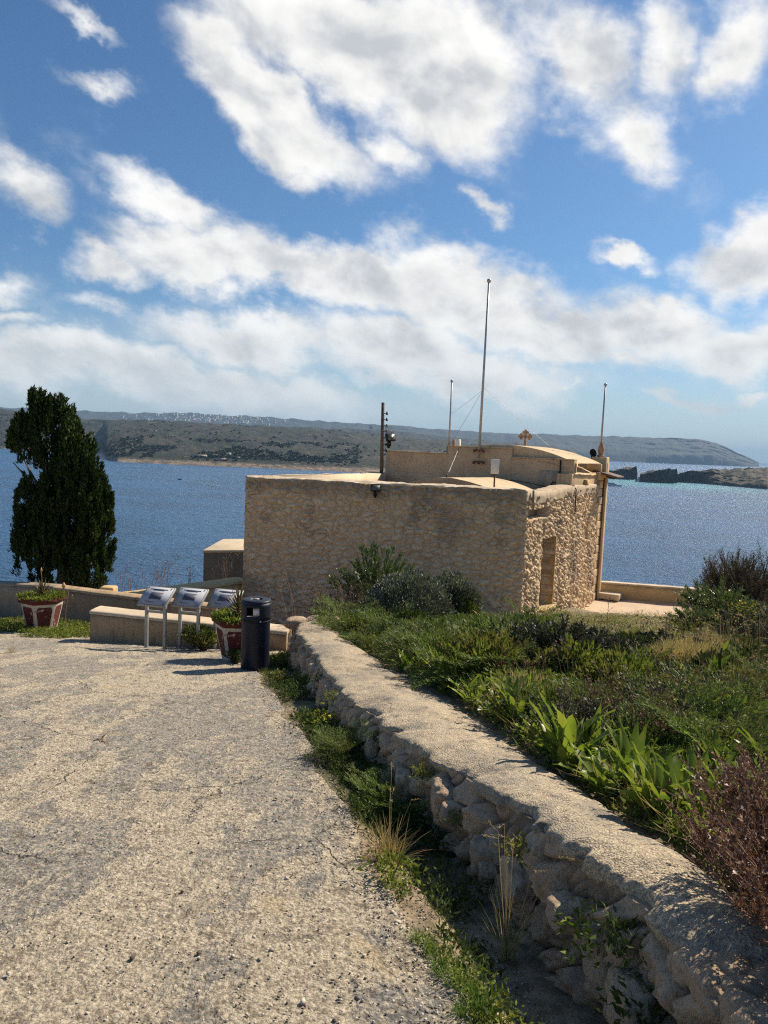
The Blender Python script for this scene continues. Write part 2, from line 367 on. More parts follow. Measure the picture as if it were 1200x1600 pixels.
# sea
t = mat('sea_water'); P = t.g.outputs['Position']
wv1 = t.noise(t.mapping(P, sc=(.5, 1, 1), rot=(0, 0, .35)), .30, 5, .62); wv2 = t.noise(t.mapping(P, sc=(.6, 1, 1), rot=(0, 0, .2)), .75, 5, .65); wv3 = t.noise(P, .012, 4, .6)
wv4 = t.noise(t.mapping(P, sc=(.5, 1, 1), rot=(0, 0, .5)), .035, 4, .6)
hh = t.math('ADD', t.math('ADD', t.math('MULTIPLY', wv1, 6), t.math('MULTIPLY', wv2, 1.1)), t.math('MULTIPLY', wv4, 7))
t.put(t.b.inputs['Normal'], t.bump(hh, 1.0, 1.0))
lg = t.vmath('LENGTH', t.vmath('SUBTRACT', t.mapping(P, sc=(1, .55, 0)), (640, 1020, 0)))
lgn = t.new('ShaderNodeVectorMath', operation='LENGTH'); t.l.new(t.vmath('SUBTRACT', t.mapping(P, sc=(1, .55, 0)), (640, 1020, 0)), lgn.inputs[0])
tq = t.step(t.math('ADD', lgn.outputs['Value'], t.math('MULTIPLY', wv3, 160)), 150, 380, 1, 0)
c = t.mix(t.step(wv3, .35, .65), (.010, .085, .20), (.016, .115, .27)); c = t.mix(tq, c, (.035, .27, .35))
t.put(t.b.inputs['Base Color'], c); t.b.inputs['Roughness'].default_value = .36; t.b.inputs['IOR'].default_value = 1.33; t.b.inputs['Specular IOR Level'].default_value = .5
M['sea'] = t.m
# island hillsides
def mat_hill(name, green, brown, rock, sc=.012, z0=-52, z1=-44):
    t = mat(name); P = t.g.outputs['Position']; n1 = t.noise(t.mapping(P, sc=(1, .35, 1)), sc, 6, .65); n2 = t.noise(P, sc*6, 6, .72); n3 = t.noise(t.mapping(P, sc=(.5, 1, 3)), sc*3, 5, .7)
    c = t.mix(t.step(n1, .42, .60), green, brown); c = t.mix(t.step(n2, .52, .62, 0, .85), c, [x*.4 for x in green]); c = t.mix(t.step(n3, .60, .68, 0, .7), c, rock)
    sp = t.new('ShaderNodeSeparateXYZ'); t.l.new(P, sp.inputs[0])
    k = t.step(t.math('ADD', sp.outputs[2], t.math('MULTIPLY', n2, (z1-z0)*1.2)), z0, z1, 1, 0); c = t.mix(k, c, t.mix(t.step(n2, .42, .6), rock, [x*.45 for x in rock]))
    t.put(t.b.inputs['Base Color'], c); t.put(t.b.inputs['Normal'], t.bump(t.math('ADD', n2, t.math('MULTIPLY', n1, 2)), 1, .07/sc)); return t.m
M['hill'] = mat_hill('scrub_hillside', (.013, .021, .008), (.040, .036, .019), (.26, .20, .14), .010, -51, -44)
M['farhill'] = mat_hill('distant_ridge', (.030, .038, .028), (.055, .055, .040), (.12, .10, .08), .004, -45, -30)
M['islet'] = mat_hill('rocky_islet', (.035, .038, .018), (.075, .062, .036), (.15, .12, .085), .03, -57, -53)
# foliage
M['squill'] = mat_leaf('squill_leaf', (0.075, 0.144, 0.022), (0.237, 0.305, 0.045), (0.250, 0.253, 0.050), .38, .42, .35, 9)
M['fennel'] = mat_leaf('fennel_leaf', (0.043, 0.084, 0.022), (0.210, 0.263, 0.068), (0.109, 0.115, 0.039), .3)
M['weed'] = mat_leaf('weed_leaf', (0.095, 0.150, 0.028), (0.243, 0.273, 0.055), (0.162, 0.130, 0.050), .3, .7, .12)
M['weeddark'] = mat_leaf('dark_weed_leaf', (0.045, 0.073, 0.022), (0.112, 0.140, 0.038), None, .2, .75, .1)
M['drygrass'] = mat_leaf('dry_grass', (.36, .27, .13), (.54, .43, .24), (.25, .20, .10), .3)
M['rustgrass'] = mat_leaf('rusty_grass', (.30, .16, .07), (.42, .30, .13), (.22, .20, .08), .3)
M['grass'] = mat_leaf('green_grass', (.10, .19, .035), (.20, .29, .07), None, .35)
M['spurge'] = mat_leaf('grey_green_leaf', (0.037, 0.045, 0.031), (0.340, 0.360, 0.271), (0.051, 0.061, 0.040), .10, .5, .4)
M['spurgey'] = mat_leaf('yellow_green_leaf', (.05, .06, .015), (.26, .28, .05), (.06, .08, .02), .25)
M['heath'] = mat_leaf('dull_grey_shrub', (0.052, 0.059, 0.036), (0.138, 0.138, 0.094), (0.034, 0.050, 0.022), .1)
M['olean'] = mat_leaf('glossy_leaf', (0.065, 0.111, 0.033), (0.208, 0.247, 0.099), (0.052, 0.091, 0.033), .2, .35, .5)
M['cypress'] = mat_leaf('cypress_leaf', (0.018, 0.035, 0.010), (0.069, 0.101, 0.026), (0.022, 0.039, 0.012), .15, .7, .15, 1.4)
M['tamar'] = mat_leaf('wispy_twig', (.09, .075, .05), (.20, .165, .11), (.06, .065, .035), .1)
M['brown'] = mat_leaf('dead_brown_leaf', (.13, .06, .045), (.30, .17, .12), (.09, .045, .035), .15, .5, .5, 6)
M['twig'] = mat_plain('twig_bark', (.26, .17, .12), .85, 0, .3, 20, 0)
M['bark'] = mat_plain('bark', (.10, .075, .05), .9, 0, .3, 12, .5, 40)
M['succ'] = mat_leaf('succulent_leaf', (.12, .15, .05), (.26, .20, .09), (.20, .09, .06), .2, .45, .4, 8)
M['scrub'] = mat_leaf('far_scrub', (.018, .028, .012), (.045, .058, .024), None, .05)

# ------------------------------------------------------------------ terrain
def capc(y): return -1.20+.22*float(np.interp(y, [8, 12], [0, 1]))
def onwall(px, py):
    y = 5
    for _ in range(40): p = onplane(px, py, capc(y), .17); y = .5*y+.5*p.y
    return (p.y, p.x)
WL = [(-3, 1.15), (0, 1.13)]+sorted(onwall(*q) for q in [(1100, 1520), (1040, 1450), (880, 1320), (770, 1235), (700, 1195), (640, 1160), (560, 1100), (500, 1035), (462, 985)])
WR = [(-3, 1.75), (0, 1.65)]+sorted(onwall(*q) for q in [(1200, 1440), (1110, 1370), (1000, 1290), (900, 1225), (800, 1160), (700, 1090), (600, 1035), (500, 972)])
pass
RE = [(-3, .55), (0, .55), (2.43, .44), (2.84, .34), (3.42, .20), (4.37, -.08), (5.65, -.36), (7.58, -.86), (9.6, -1.45), (11, -1.85), (12.5, -1.95), (13.4, -1.7)]
def lerp(tab, y): return float(np.interp(y, [a for a, b in tab], [b for a, b in tab]))
def sst(x, a, b): t_ = min(1, max(0, (x-a)/(b-a))); return t_*t_*(3-2*t_)
def H(x, y):
    road = -1.6-.17*y; field = -1.30-.156*y
    if y < 13.3:
        l, r_ = lerp(WL, y), lerp(WR, y); m = (l+r_)/2; k = sst(x, m-.03, m+.12)
        road += -.11*sst(x, lerp(RE, y), lerp(RE, y)+.22)*(1-sst(y, 4.5, 6.5))+.05*sst(x, lerp(RE, y), l)*sst(y, 4.5, 6.5)
    else:
        k = sst(x, -1.9, .4)
    z = road*(1-k)+field*k
    if k > .5: z += .05*fbm(x, y, 3, 3, .8)
    if 6.5 < x < 17 and y > 21.5: z = min(z, -5.5)
    yb = 20.2+9.5*sst(x, -5, -3.6)-6.0*sst(x, 12.5, 15)
    if y > yb: z = min(z, -1.6-.17*yb+.4)-.42*(y-yb)+.5*fbm(x, y, 0, 4, .12)*min(1, (y-yb)/4)
    return max(z, -75)
def ax(segs):
    out = []
    for a, b, n in segs: out += list(np.linspace(a, b, n, endpoint=False))
    return out+[segs[-1][1]]
xs = ax([(-900, -60, 14), (-60, -14, 20), (-14, -3, 44), (-3, 3, 70), (3, 18, 60), (18, 60, 20), (60, 900, 14)])
ys = ax([(-60, -3, 12), (-3, 2, 12), (2, 14, 110), (14, 31, 70), (31, 60, 24), (60, 330, 30)])
m_ = MB(); m_.grid([[(x, y, H(x, y)) for x in xs] for y in ys]); g_ = m_.build('ground', M['soil'], smooth=True); tag(g_, kind='structure')

def roadedge(y): return lerp(RE, y)+.05*math.sin(y*3.1)+.06*fbm(0, y, 0, 4, 2.2)
rows = []
yy = ax([(-3, 1.6, 12), (1.6, 6, 250), (6, 18.2, 150)])
for y in yy:
    xr = roadedge(y) if y < 13.4 else lerp([(13.4, -1.7), (14, -2.6), (18.2, -3.2)], y)
    dl = -1.2 if y < 6 else -1.2
    row = []
    for s_ in list(np.linspace(0, .35, 130, endpoint=False))+list(np.linspace(.35, 1, 70)):
        x = xr-s_*(xr+14)
        z = H(x, y) if s_ > 0 else H(x, y)
        zr = -1.6-.17*y+.018
        zr += .011*fbm(x, y, 5, 5, 2.6)+.009*fbm(x, y, 9, 4, 17)
        if s_ < .004: zr -= .07
        row.append((x, y, zr))
    rows.append(row)
m_ = MB(); m_.grid(rows); tag(m_.build('road', M['road'], smooth=True), kind='structure')

# terrace beyond the chapel
CPT = Vector((8.07, 27.5, 0))
m_ = MB(); nx, ny = 40, 30
m_.grid([[(6.2+a*.28, 21.2+b*.28, -5.4+.01*fbm(a*.3, b*.3)) for a in range(nx)] for b in range(ny)])
tag(m_.build('terrace', M['terrace'], smooth=True), kind='structure')

# sea
m_ = MB(); m_.add([(-70000, 40, -60), (70000, 40, -60), (70000, 90000, -60), (-70000, 90000, -60)], [(0, 1, 2, 3)])
m_.add([(-70000, -70000, -60.001), (70000, -70000, -60.001), (70000, 40, -60), (-70000, 40, -60)], [(0, 1, 2, 3)])
tag(m_.build('sea', M['sea']), kind='structure')

# islands: shore curve and ridge curve seen as directions, real distances
def island(name, mt, top, shore, dr, back=1.25, rough=.03, cliff=.12, cols=260, nrow=34, shore_d=None, seed=0, power=.9, cliff_h=None):
    x0, x1 = top[0][0], top[-1][0]; rows = []
    for i in range(cols+1):
        px = x0+(x1-x0)*i/cols
        ty = float(np.interp(px, [a for a, b in top], [b for a, b in top]))
        if shore_d: ds = float(np.interp(px, [a for a, b in shore_d], [b for a, b in shore_d]))
        else:
            sy = float(np.interp(px, [a for a, b in shore], [b for a, b in shore])); ds = onplane(px, sy, -60).y
        v = ray(px, ty); zt = v.z/v.y*dr; u = v.x/v.y
        zt += .02*(zt+60)*fbm(px*.03, seed, 0, 4)
        row = []
        for j in range(nrow+1):
            s_ = j/nrow
            if s_ <= .8:
                k = s_/.8; d = ds+(dr-ds)*k
                hgt = (zt+60)*(cliff*min(1, k/.05)+(1-cliff)*k**power) if k > 0 else 0
                hgt += (zt+60)*rough*fbm(u*14+seed, d/dr*9, 0, 5)*min(1, k*6)*(1-.6*k)
            else:
                k = (s_-.8)/.2; d = dr*(1+(back-1)*k); hgt = (zt+60)*(1-k**1.5)-6*k
            dd = d*(1+.006*fbm(u*30+seed, j*.25, 0, 4)*(1 if s_ < .8 else 0)); hgt += (zt+60)*rough*.8*fbm(u*60+seed, d/dr*30, 3, 4)*min(1, (k if s_ <= .8 else 1)*6)
            row.append((u*dd, dd, -60.5+max(hgt, -3)))
        rows.append(row)
    mb = MB(); mb.grid(np.array(rows).transpose(1, 0, 2)[:, ::-1]); o = mb.build(name, mt, smooth=True); tag(o, kind='structure'); return o
comino_top = [(-260, 628), (0, 638), (30, 643), (80, 651), (150, 655), (250, 657), (350, 662), (450, 668), (540, 673), (600, 681), (650, 684), (700, 690), (770, 697), (830, 706), (900, 713)]
comino_shore = [(-260, 690), (0, 701), (60, 704), (150, 707), (164, 709), (166, 719), (185, 722), (300, 727), (400, 731), (480, 735), (620, 740), (760, 738), (900, 730)]
hill1 = island('hill', M['hill'], comino_top, comino_shore, 3300, seed=1, rough=.05, cliff=.07, nrow=60, cols=420)
ridge = [(-500, 640), (-260, 636), (0, 636), (100, 640), (200, 645), (300, 645), (360, 649), (400, 650), (500, 658), (560, 661), (640, 666), (690, 671), (740, 674), (800, 677), (900, 680), (1000, 683), (1060, 684), (1090, 686), (1118, 691), (1130, 697), (1150, 706), (1170, 715), (1186, 723)]
far = island('far_hill', M['farhill'], ridge, None, 9800, shore_d=[(-500, 7600), (600, 7600), (950, 8600), (1186, 9400)], seed=4, rough=.05, cliff=.25, cols=500)
ridge2 = [(430, 672), (500, 671), (560, 668), (615, 667), (690, 671), (760, 682), (860, 691), (960, 700)]
island('middle_hill', M['farhill'], [(-200, 655), (300, 660), (500, 668), (600, 672), (640, 675), (700, 683), (780, 690), (860, 697), (900, 703)], None, 5600, shore_d=[(-200, 4900), (900, 4900)], seed=9, rough=.04, cliff=.2)
island('islet', M['islet'], [(935, 741), (950, 737), (975, 731.5), (993, 730.5), (994.6, 731), (996, 741)], [(935, 742), (994.6, 745.5), (996, 745)], 1960, seed=2, cliff=.5, cols=120, nrow=30, rough=.30, back=1.03)
island('islet', M['islet'], [(1000, 741), (1020, 736.5), (1040, 733), (1057, 731.5), (1058, 732), (1059.5, 744)], [(1000, 745), (1058, 751.5), (1059.5, 751)], 1800, seed=3, cliff=.4, cols=120, nrow=30, rough=.30, back=1.03)
island('headland', M['islet'], [(1052, 746), (1062, 740), (1080, 736), (1110, 734), (1160, 731), (1200, 731), (1320, 734), (1500, 745)], [(1052, 748), (1060, 751), (1100, 756), (1200, 765), (1500, 778)], 1900, seed=5, cliff=.18, cols=260, nrow=40, rough=.22)

def bvh_of(o):
    from mathutils.bvhtree import BVHTree
    m = o.data; return BVHTree.FromPolygons([v.co for v in m.vertices], [tuple(p.vertices) for p in m.polygons])
# scrub on the near island: far more than one could count
bh = bvh_of(hill1); bf = bvh_of(far); Pp, Ll = [], []
for i in range(9000):
    px = rnd(-150, 880); py = rnd(645, 738)
    if random.random() < .55: 
        # belts of denser trees low on the slope
        px = rnd(130, 560); py = 700+rnd(-14, 16)+.03*(px-300)
    v = ray(px, py).normalized(); hit = bh.ray_cast(Vector((0, 0, 0)), v)
    if hit[0] is None: continue
    if fbm(hit[0].x, hit[0].y*.4, 0, 4, .009) < rnd(-.05, .15): continue
    if hit[0].z < -50: continue
    Pp.append(hit[0]); Ll.append(rnd(1.5, 3.2)+5*random.random()**4)
mb = MB()
P_ = np.array([tuple(p) for p in Pp]); Ll = np.array(Ll); K = 12
PP = np.repeat(P_, K, 0); LL = np.repeat(Ll, K); D = RNG.normal(size=(len(PP), 3)); D[:, 2] = abs(D[:, 2])*.8
mb.leaves(PP+D*0, D, LL*1.1, LL*1.0, .2); tag(mb.build('scrub', M['scrub']), 'dark low trees and scrub scattered over the island across the water', 'scrub', kind='stuff')

# ------------------------------------------------------------------ distant buildings
def house(name, w_, d_, h_, mt, wins=2, floors=1):
    t0 = empty(name)
    mb = MB(); mb.box((0, 0, h_/2), (w_, d_, h_)).build('wall', mt, t0)
    mb = MB(); mb.box((0, 0, h_+.25), (w_+.3, d_+.3, .5)).build('roof', M['paleCap'], t0)
    for f_ in range(floors):
        for i in range(wins):
            MB().box((-w_/2+(i+.5)*w_/wins, -d_/2-.06, h_*(f_+.5)/floors), (w_/wins*.35, .2, h_/floors*.4)).build('window', M['dark'], t0)
    return t0
M['farwhite'] = mat_plain('far_white_wall', (.50, .46, .40), .8, 0, .1, .1, 0)
M['farstone'] = mat_plain('far_stone_wall', (.50, .42, .32), .8, 0, .15, .1, 0)
def seat(o, px, py, bh_, rz=None, sink=1.0):
    v = ray(px, py).normalized(); hit = bh_.ray_cast(Vector((0, 0, 0)), v)
    if hit[0] is None: return False
    o.location = hit[0]-Vector((0, 0, sink)); o.rotation_euler = (0, 0, math.atan2(-v.x, v.y) if rz is None else rz); return True
spec = [(312, 714, 34, 12, 6, 4, 'long low cream house on the far shore, leftmost of the coast buildings'),
        (335, 713, 15, 12, 5, 2, 'small cream house just right of the long low house across the water'),
        (357, 712, 13, 10, 8, 1, 'bright white cube house standing tallest among the far shore houses'),
        (347, 719, 18, 9, 5, 2, 'plain stone shed nearest the waterline across the bay'),
        (372, 716, 10, 8, 4, 1, 'tiny stone hut at the right end of the far shore houses'),
        (243, 675, 7, 7, 7, 1, 'lone small white hut high on the island slope'),
        (543, 681, 26, 9, 5, 3, 'pale farm building near the skyline of the near island')]
for (px, py, w_, d_, h_, n_, lab) in spec:
    o = house('house', w_, d_, h_, M['farwhite'] if 'white' in lab or 'cream' in lab or 'pale' in lab else M['farstone'], n_)
    if not seat(o, px, py, bh): print('no seat', lab)
    tag(o, lab, 'house', 'houses on the island across the water')
# watch tower on the skyline behind the pole
o = empty('watch_tower'); MB().box((0, 0, 14), (30, 30, 28), taper=.93).build('wall', M['farstone'], o)
for sx in (-1, 1):
    for sy in (-1, 1): MB().box((sx*12, sy*12, 30), (6, 6, 6)).build('turret', M['farstone'], o)
MB().box((0, -15, 14), (4, .8, 5)).build('window', M['dark'], o)
if not seat(o, 610, 684, bh, 0, 1): print('tower unseated')
o.location = at(580, 670, 5550)
tag(o, 'square stone watch tower on the far skyline just left of the wooden pole', 'tower')
# hilltop town
h0 = MB().box((0, 0, 7), (16, 14, 22)).build('town_house', M['farwhite']); cnt = 0
for i in range(230):
    px = random.choice([rnd(245, 420), rnd(270, 385), rnd(270, 385), rnd(300, 440), rnd(180, 470)]); ty = float(np.interp(px, [a for a, b in ridge], [b for a, b in ridge]))
    py = ty+rnd(1.2, 13)
    o = h0 if cnt == 0 else h0.copy()
    v = ray(px, py).normalized(); hit = bf.ray_cast(Vector((0, 0, 0)), v)
    if hit[0] is None: continue
    if cnt: COL.objects.link(o)
    s_ = rnd(.6, 1.5); o.location = hit[0]-Vector((0, 0, 4)); o.scale = (s_*rnd(.7, 1.8), s_, s_*rnd(.5, 1.1)); o.rotation_euler = (0, 0, rnd(-.6, .6)); cnt += 1
    tag(o, 'tiny pale house of the hilltop town on the distant ridge', 'house', 'white houses of the hilltop town')
# boats
def yacht():
    y = empty('motor_yacht')
    P = []
    for i, (x, wd, z1) in enumerate([(-17, 3.2, 2.6), (-10, 3.6, 2.6), (0, 3.8, 2.8), (9, 3.0, 3.4), (14, 1.6, 4.0), (18, .1, 4.6)]):
        P.append([(x, -wd*.6, -.6), (x, -wd, z1*.5), (x, -wd, z1), (x, wd, z1), (x, wd, z1*.5), (x, wd*.6, -.6)])
    MB().grid(P).build('hull', M['white'], y, True)
    MB().box((-17, 0, 1), (.3, 6.2, 3.2)).build('transom', M['white'], y)
    MB().box((-2, 0, 4.1), (21, 6, 2.4), taper=.9).build('cabin', M['white'], y, bevel=.3)
    MB().box((-3, 0, 6.3), (14, 5.2, 2.0), taper=.85).build('upper_deck', M['white'], y, bevel=.3)
    MB().box((-2, 0, 4.3), (19, 5.95, .8)).build('window_band', M['dark'], y)
    MB().box((-3, 0, 6.5), (12.5, 5.05, .6)).build('window_band', M['dark'], y)
    MB().tube([(-4, 0, 7.2), (-5, 0, 11)], .15, 6).build('mast', M['white'], y)
    return y
y_ = yacht(); q = onplane(957, 759.5, -60); y_.location = (q.x, q.y, -60); y_.rotation_euler = (0, 0, -.15)
tag(y_, 'white motor yacht at anchor seen just right of the chapel corner', 'yacht')
def dinghy(px, py, s_, lab, rz):
    b = empty('small_boat'); P = []
    for x, wd, z1 in [(-3, 1.1, .8), (0, 1.3, .8), (2, .9, 1.0), (3.4, .05, 1.3)]: P.append([(x, -wd, z1), (x, -wd*.5, -.2), (x, wd*.5, -.2), (x, wd, z1)])
    MB().grid(P).build('hull', M['black'], b, True); MB().box((-.5, 0, 1.2), (1.6, 1.4, 1.3), taper=.8).build('cabin', M['black'], b)
    q_ = onplane(px, py, -60); b.location = (q_.x, q_.y, -60); b.scale = (s_,)*3; b.rotation_euler = (0, 0, rz); tag(b, lab, 'boat', 'small boats out on the water'); return b
dinghy(281, 749.5, 1.0, 'small dark boat running across the bay left of the chapel', PI)
dinghy(976, 726.5, 2.6, 'tiny dark boat on the far strait below the cliffs', .3)
dinghy(1120, 769, .8, 'tiny dark boat in front of the rocky headland at right', .5)
q1 = onplane(286, 749.8, -60); q2 = onplane(345, 759, -60)
M['foam'] = mat_plain('foam', (.30, .42, .50), .6, 0, .3, .5, 0)
m_ = MB(); m_.add([(q1.x, q1.y-.8, -59.9), (q2.x, q2.y-1.5, -59.9), (q2.x, q2.y+.8, -59.9), (q1.x, q1.y+.6, -59.9)], [(0, 1, 2, 3)]); tag(m_.build('wake', M['foam']), 'thin pale wake trailing behind the small boat', 'wake', kind='stuff')

# ------------------------------------------------------------------ rubble surfaces
def stone_field(u, v, su=.34, sv=.20, jit=.3, seed=0):
    """0..1 stone height, mortar mask and a value per stone at wall coordinates (metres)"""
    uu = u/su+jit*noise.noise(Vector((u*2.1, v*2.1, seed))); vv = v/sv+jit*noise.noise(Vector((u*2.1, v*2.1, seed+9)))
    dd, pp = noise.voronoi(Vector((uu, vv, seed*3.7)), distance_metric='DISTANCE', exponent=2.5)
    e = dd[1]-dd[0]; c = pp[0]
    val = (math.sin(c.x*12.9898+c.y*78.233+c.z*3.1)*43758.5453) % 1
    return sst(e, .02, .32), 1-sst(e, .03, .14), val
def rubble_wall(name, a, b, ztop, zbot, nrm, mt, parent, depth=.03, res=.035, su=.34, sv=.20, holes=(), wob=.02, seed=0, thick=.3, topvar=.02, batter=0.0, taper=0):
    """a,b plan points; ztop/zbot functions of s (0..1)"""
    a = Vector(a); b = Vector(b); L = (b-a).length; n_ = int(L/res); zl = max(ztop(0), ztop(1))-min(zbot(0), zbot(1)); m__ = int(zl/res)
    rows, ss, mm = [], [], []; nr = Vector((nrm[0], nrm[1], 0)).normalized()
    for j in range(m__+1):
        row = []
        for i in range(n_+1):
            s_ = i/n_; zt = ztop(s_)+topvar*fbm(s_*L, seed, 0, 3, 2.3); zb = zbot(s_); z = zt+(zb-zt)*j/m__
            h_, mo, val = stone_field(s_*L, z, su, sv, .35, seed)
            off = depth*h_*(.35+.9*val)+depth*.9*fbm(s_*L, z*1.6, seed, 5, 5)+wob*fbm(s_*L, z, seed+3, 3, .9)+batter*(zt-z)
            if taper: off = off*sst(s_*L, 0, taper)+.03
            if taper and 1.45 < s_*L < 1.95: off *= .35
            for (s0, s1, z0, z1, dp) in holes:
                if s0 < s_*L < s1 and z0 < z < z1: off = -dp; val = .3
            p = a+(b-a)*s_; row.append((p.x+nr.x*off, p.y+nr.y*off, z)); ss.append(val); mm.append(mo)
        rows.append(row)
    mb = MB(); mb.grid(rows)
    return mb.build(name, mt, parent, True, {'stone': ss, 'mortar': mm})

# ------------------------------------------------------------------ chapel
A = Vector((3.61, 19.0, 0)); B = Vector((-3.74, 19.8, 0)); C = Vector((8.02, 27.4, 0)); D_ = Vector((-.29, 26.9, 0))
ch = empty('stone_chapel'); tag(ch, 'low flat-roofed rubble stone chapel above the bay, with sunlit side wall and blocked doorway', 'chapel')
def nrm_of(a, b): e = (b-a).normalized(); return Vector((e.y, -e.x, 0))
# front (shaded) wall and its shoulder
fw = rubble_wall('front_wall', B, A+(A-B).normalized()*.075, lambda s: -.985+.02*math.sin(s*9), lambda s: -5.5+.6*s, nrm_of(B, A), M['rubble'], ch, topvar=.035, depth=.048, res=.025, su=.27, sv=.135, seed=2, batter=.028)
sL = (C-A).length; eS = (C-A).normalized()
def stp(s): return -1.14-.03*math.sin(s*7)
sw = rubble_wall('side_wall', A-eS*.04, A+eS*(sL-.75), stp, lambda s: -5.0-.9*s, nrm_of(A, C), M['rubble_side'], ch, depth=.06, res=.027, su=.19, sv=.14, seed=5, batter=.012, taper=.25,
                 holes=[(1.92, 3.02, -4.45, -2.42, .5), (.25, 2.15, -1.78, -1.52, .34), (7.1, 7.5, -2.9, -2.2, .22)])
# blocked doorway filling and slots
def on_side(s, off, z): p = A+eS*s+nrm_of(A, C)*off; return (p.x, p.y, z)
mb = MB()
for k in range(7): mb.box(on_side(2.5, -.30+.008*(k % 2), -4.5+.15+k*.3), (1.0-.02*(k % 2), .12, .285), eS)
mb.build('doorway_infill', M['infill'], ch, bevel=.012)
mb = MB()
for k in range(7): mb.box(on_side(3.02+.006*(k % 2), -.12, -4.5+.15+k*.3), (.08, .50, .292), eS)
mb.build('doorway_jamb', M['infill'], ch, bevel=.012)
MB().box(on_side(2.5, .0, -4.52), (1.15, .45, .14), eS).build('threshold', M['ochre'], ch, bevel=.02)
MB().box(on_side(1.2, -.30, -1.65), (1.95, .1, .3), eS).build('slot_back', M['greywall'], ch)  # darker colour puts the shade of the slot into its back
MB().box(on_side(2.17, -.14, -1.65), (.06, .34, .3), eS).build('slot_end', M['limewash'], ch)
MB().box(on_side(7.3, -.15, -2.55), (.42, .1, .7), eS).build('niche_back', M['ochre'], ch)
# copings: front, side, left, irregular weathered
def coping(name, a, b, w_, h_, zf, nr, mt, out=.03, sag=.02, seed=0):
    a, b = Vector(a), Vector(b); L = (b-a).length; n_ = int(L/.05); rows = []
    prof = [(out, -h_), (out+.01, -h_*.5), (out+.005, -.03), (out-.05, 0), (-w_*.5, .02), (-w_+.05, 0), (-w_, -.03), (-w_, -h_)]
    for i in range(n_+1):
        s_ = i/n_; p = a+(b-a)*s_; r_ = []
        for k, (o_, z_) in enumerate(prof):
            jx = .022*fbm(s_*L, k*.7, seed, 4, 3); jz = sag*fbm(s_*L, k*.3+5, seed, 4, 2)
            r_.append((p.x+nr.x*(o_+jx), p.y+nr.y*(o_+jx), zf(s_)+z_+jz))
        rows.append(r_)
    mb = MB(); mb.grid(rows)
    for e in (0, n_):
        r_ = rows[e]; mb.add(r_, [(0, 1, 6, 7), (1, 2, 5, 6)], [(2, 3, 4), (2, 4, 5)])
    return mb.build(name, mt, ch, False)
coping('coping', B, A, .5, .075, lambda s: -.95+.0*s, nrm_of(B, A), M['paleCap'], -.005, .045, seed=1)
coping('coping', A-eS*.05, A+eS*(sL-.75), .5, .30, lambda s: -.955-.10*math.sin(min(1, s*2.2)*PI)*1-.06*s, nrm_of(A, C), M['coping'], .07, .03, seed=7)
nl = nrm_of(B, D_)      # inner side faces the roof
# left wall with lit inner face
rubble_wall('left_wall', D_, B, lambda s: -1.05, lambda s: -6.6+1.1*s, -nl, M['rubble'], ch, depth=.03, res=.07, seed=8)
coping('coping', B, D_, .02, .32, lambda s: -.95-.02*s, -nl, M['coping'], .02, seed=11)
mb = MB(); p = (B+D_)/2+nl*.22; mb.box((p.x, p.y, -1.16), ((D_-B).length-.3, .40, .40), (D_-B)); mb.build('left_parapet', M['paleCap'], ch)
# back and hidden walls
mb = MB(); mb.box(((C+D_).x/2-.3, (C+D_).y/2+2.0, -3.6), ((C-D_).length+.2, 3.6, 5.2), (C-D_)); mb.build('rear_wall', M['limewash'], ch)
# flat roof
mb = MB(); q = [B+Vector((.3, .3, 0)), A+Vector((-.1, .35, 0)), A+eS*(sL-.8)-nrm_of(A, C)*.2, D_+Vector((.2, 0, 0))]
mb.add([(p.x, p.y, -1.30) for p in q], [(0, 1, 2, 3)]); mb.build('roof', M['vault'], ch)
# quoined corner strip and facade pilaster
mb = MB(); zc = -6.0; k = 0
while zc < -.55:
    hh_ = .30; L_ = .78 if k % 2 else .56
    c_ = A+eS*(sL-.75+.75-L_/2); o_ = nrm_of(A, C)*(-.18+.012*(k % 3)); mb.box((c_.x+o_.x, c_.y+o_.y, zc+hh_/2), (L_, .5, hh_-.018), eS); zc += hh_; k += 1
mb.build('quoins', M['ashlar'], ch, bevel=.015)
c_ = C+eS*.20+nrm_of(A, C)*.02
mb = MB(); mb.box((c_.x, c_.y, -3.2), (.30, .34, 5.9), eS); mb.build('pilaster', M['ashlar'], ch, bevel=.02)
mb = MB(); c2 = C+eS*.03+nrm_of(A, C)*.09; mb.tube([(c2.x, c2.y, -5.6), (c2.x, c2.y, -.7)], .035, 8); mb.build('corner_tube', M['rust'], ch)  # thin dark upright line along the facade corner
# canopy slab jutting from the facade corner
c_ = C+eS*.0+nrm_of(A, C)*.25; mb = MB(); mb.box((c_.x, c_.y, -.66), (.9, 1.3, .07), nrm_of(A, C), tilt=('Y', .24)); mb.box((c_.x-.1, c_.y, -.73), (.7, .08, .08), nrm_of(A, C), tilt=('Y', .24)); mb.build('canopy', M['wood'], ch, bevel=.01)
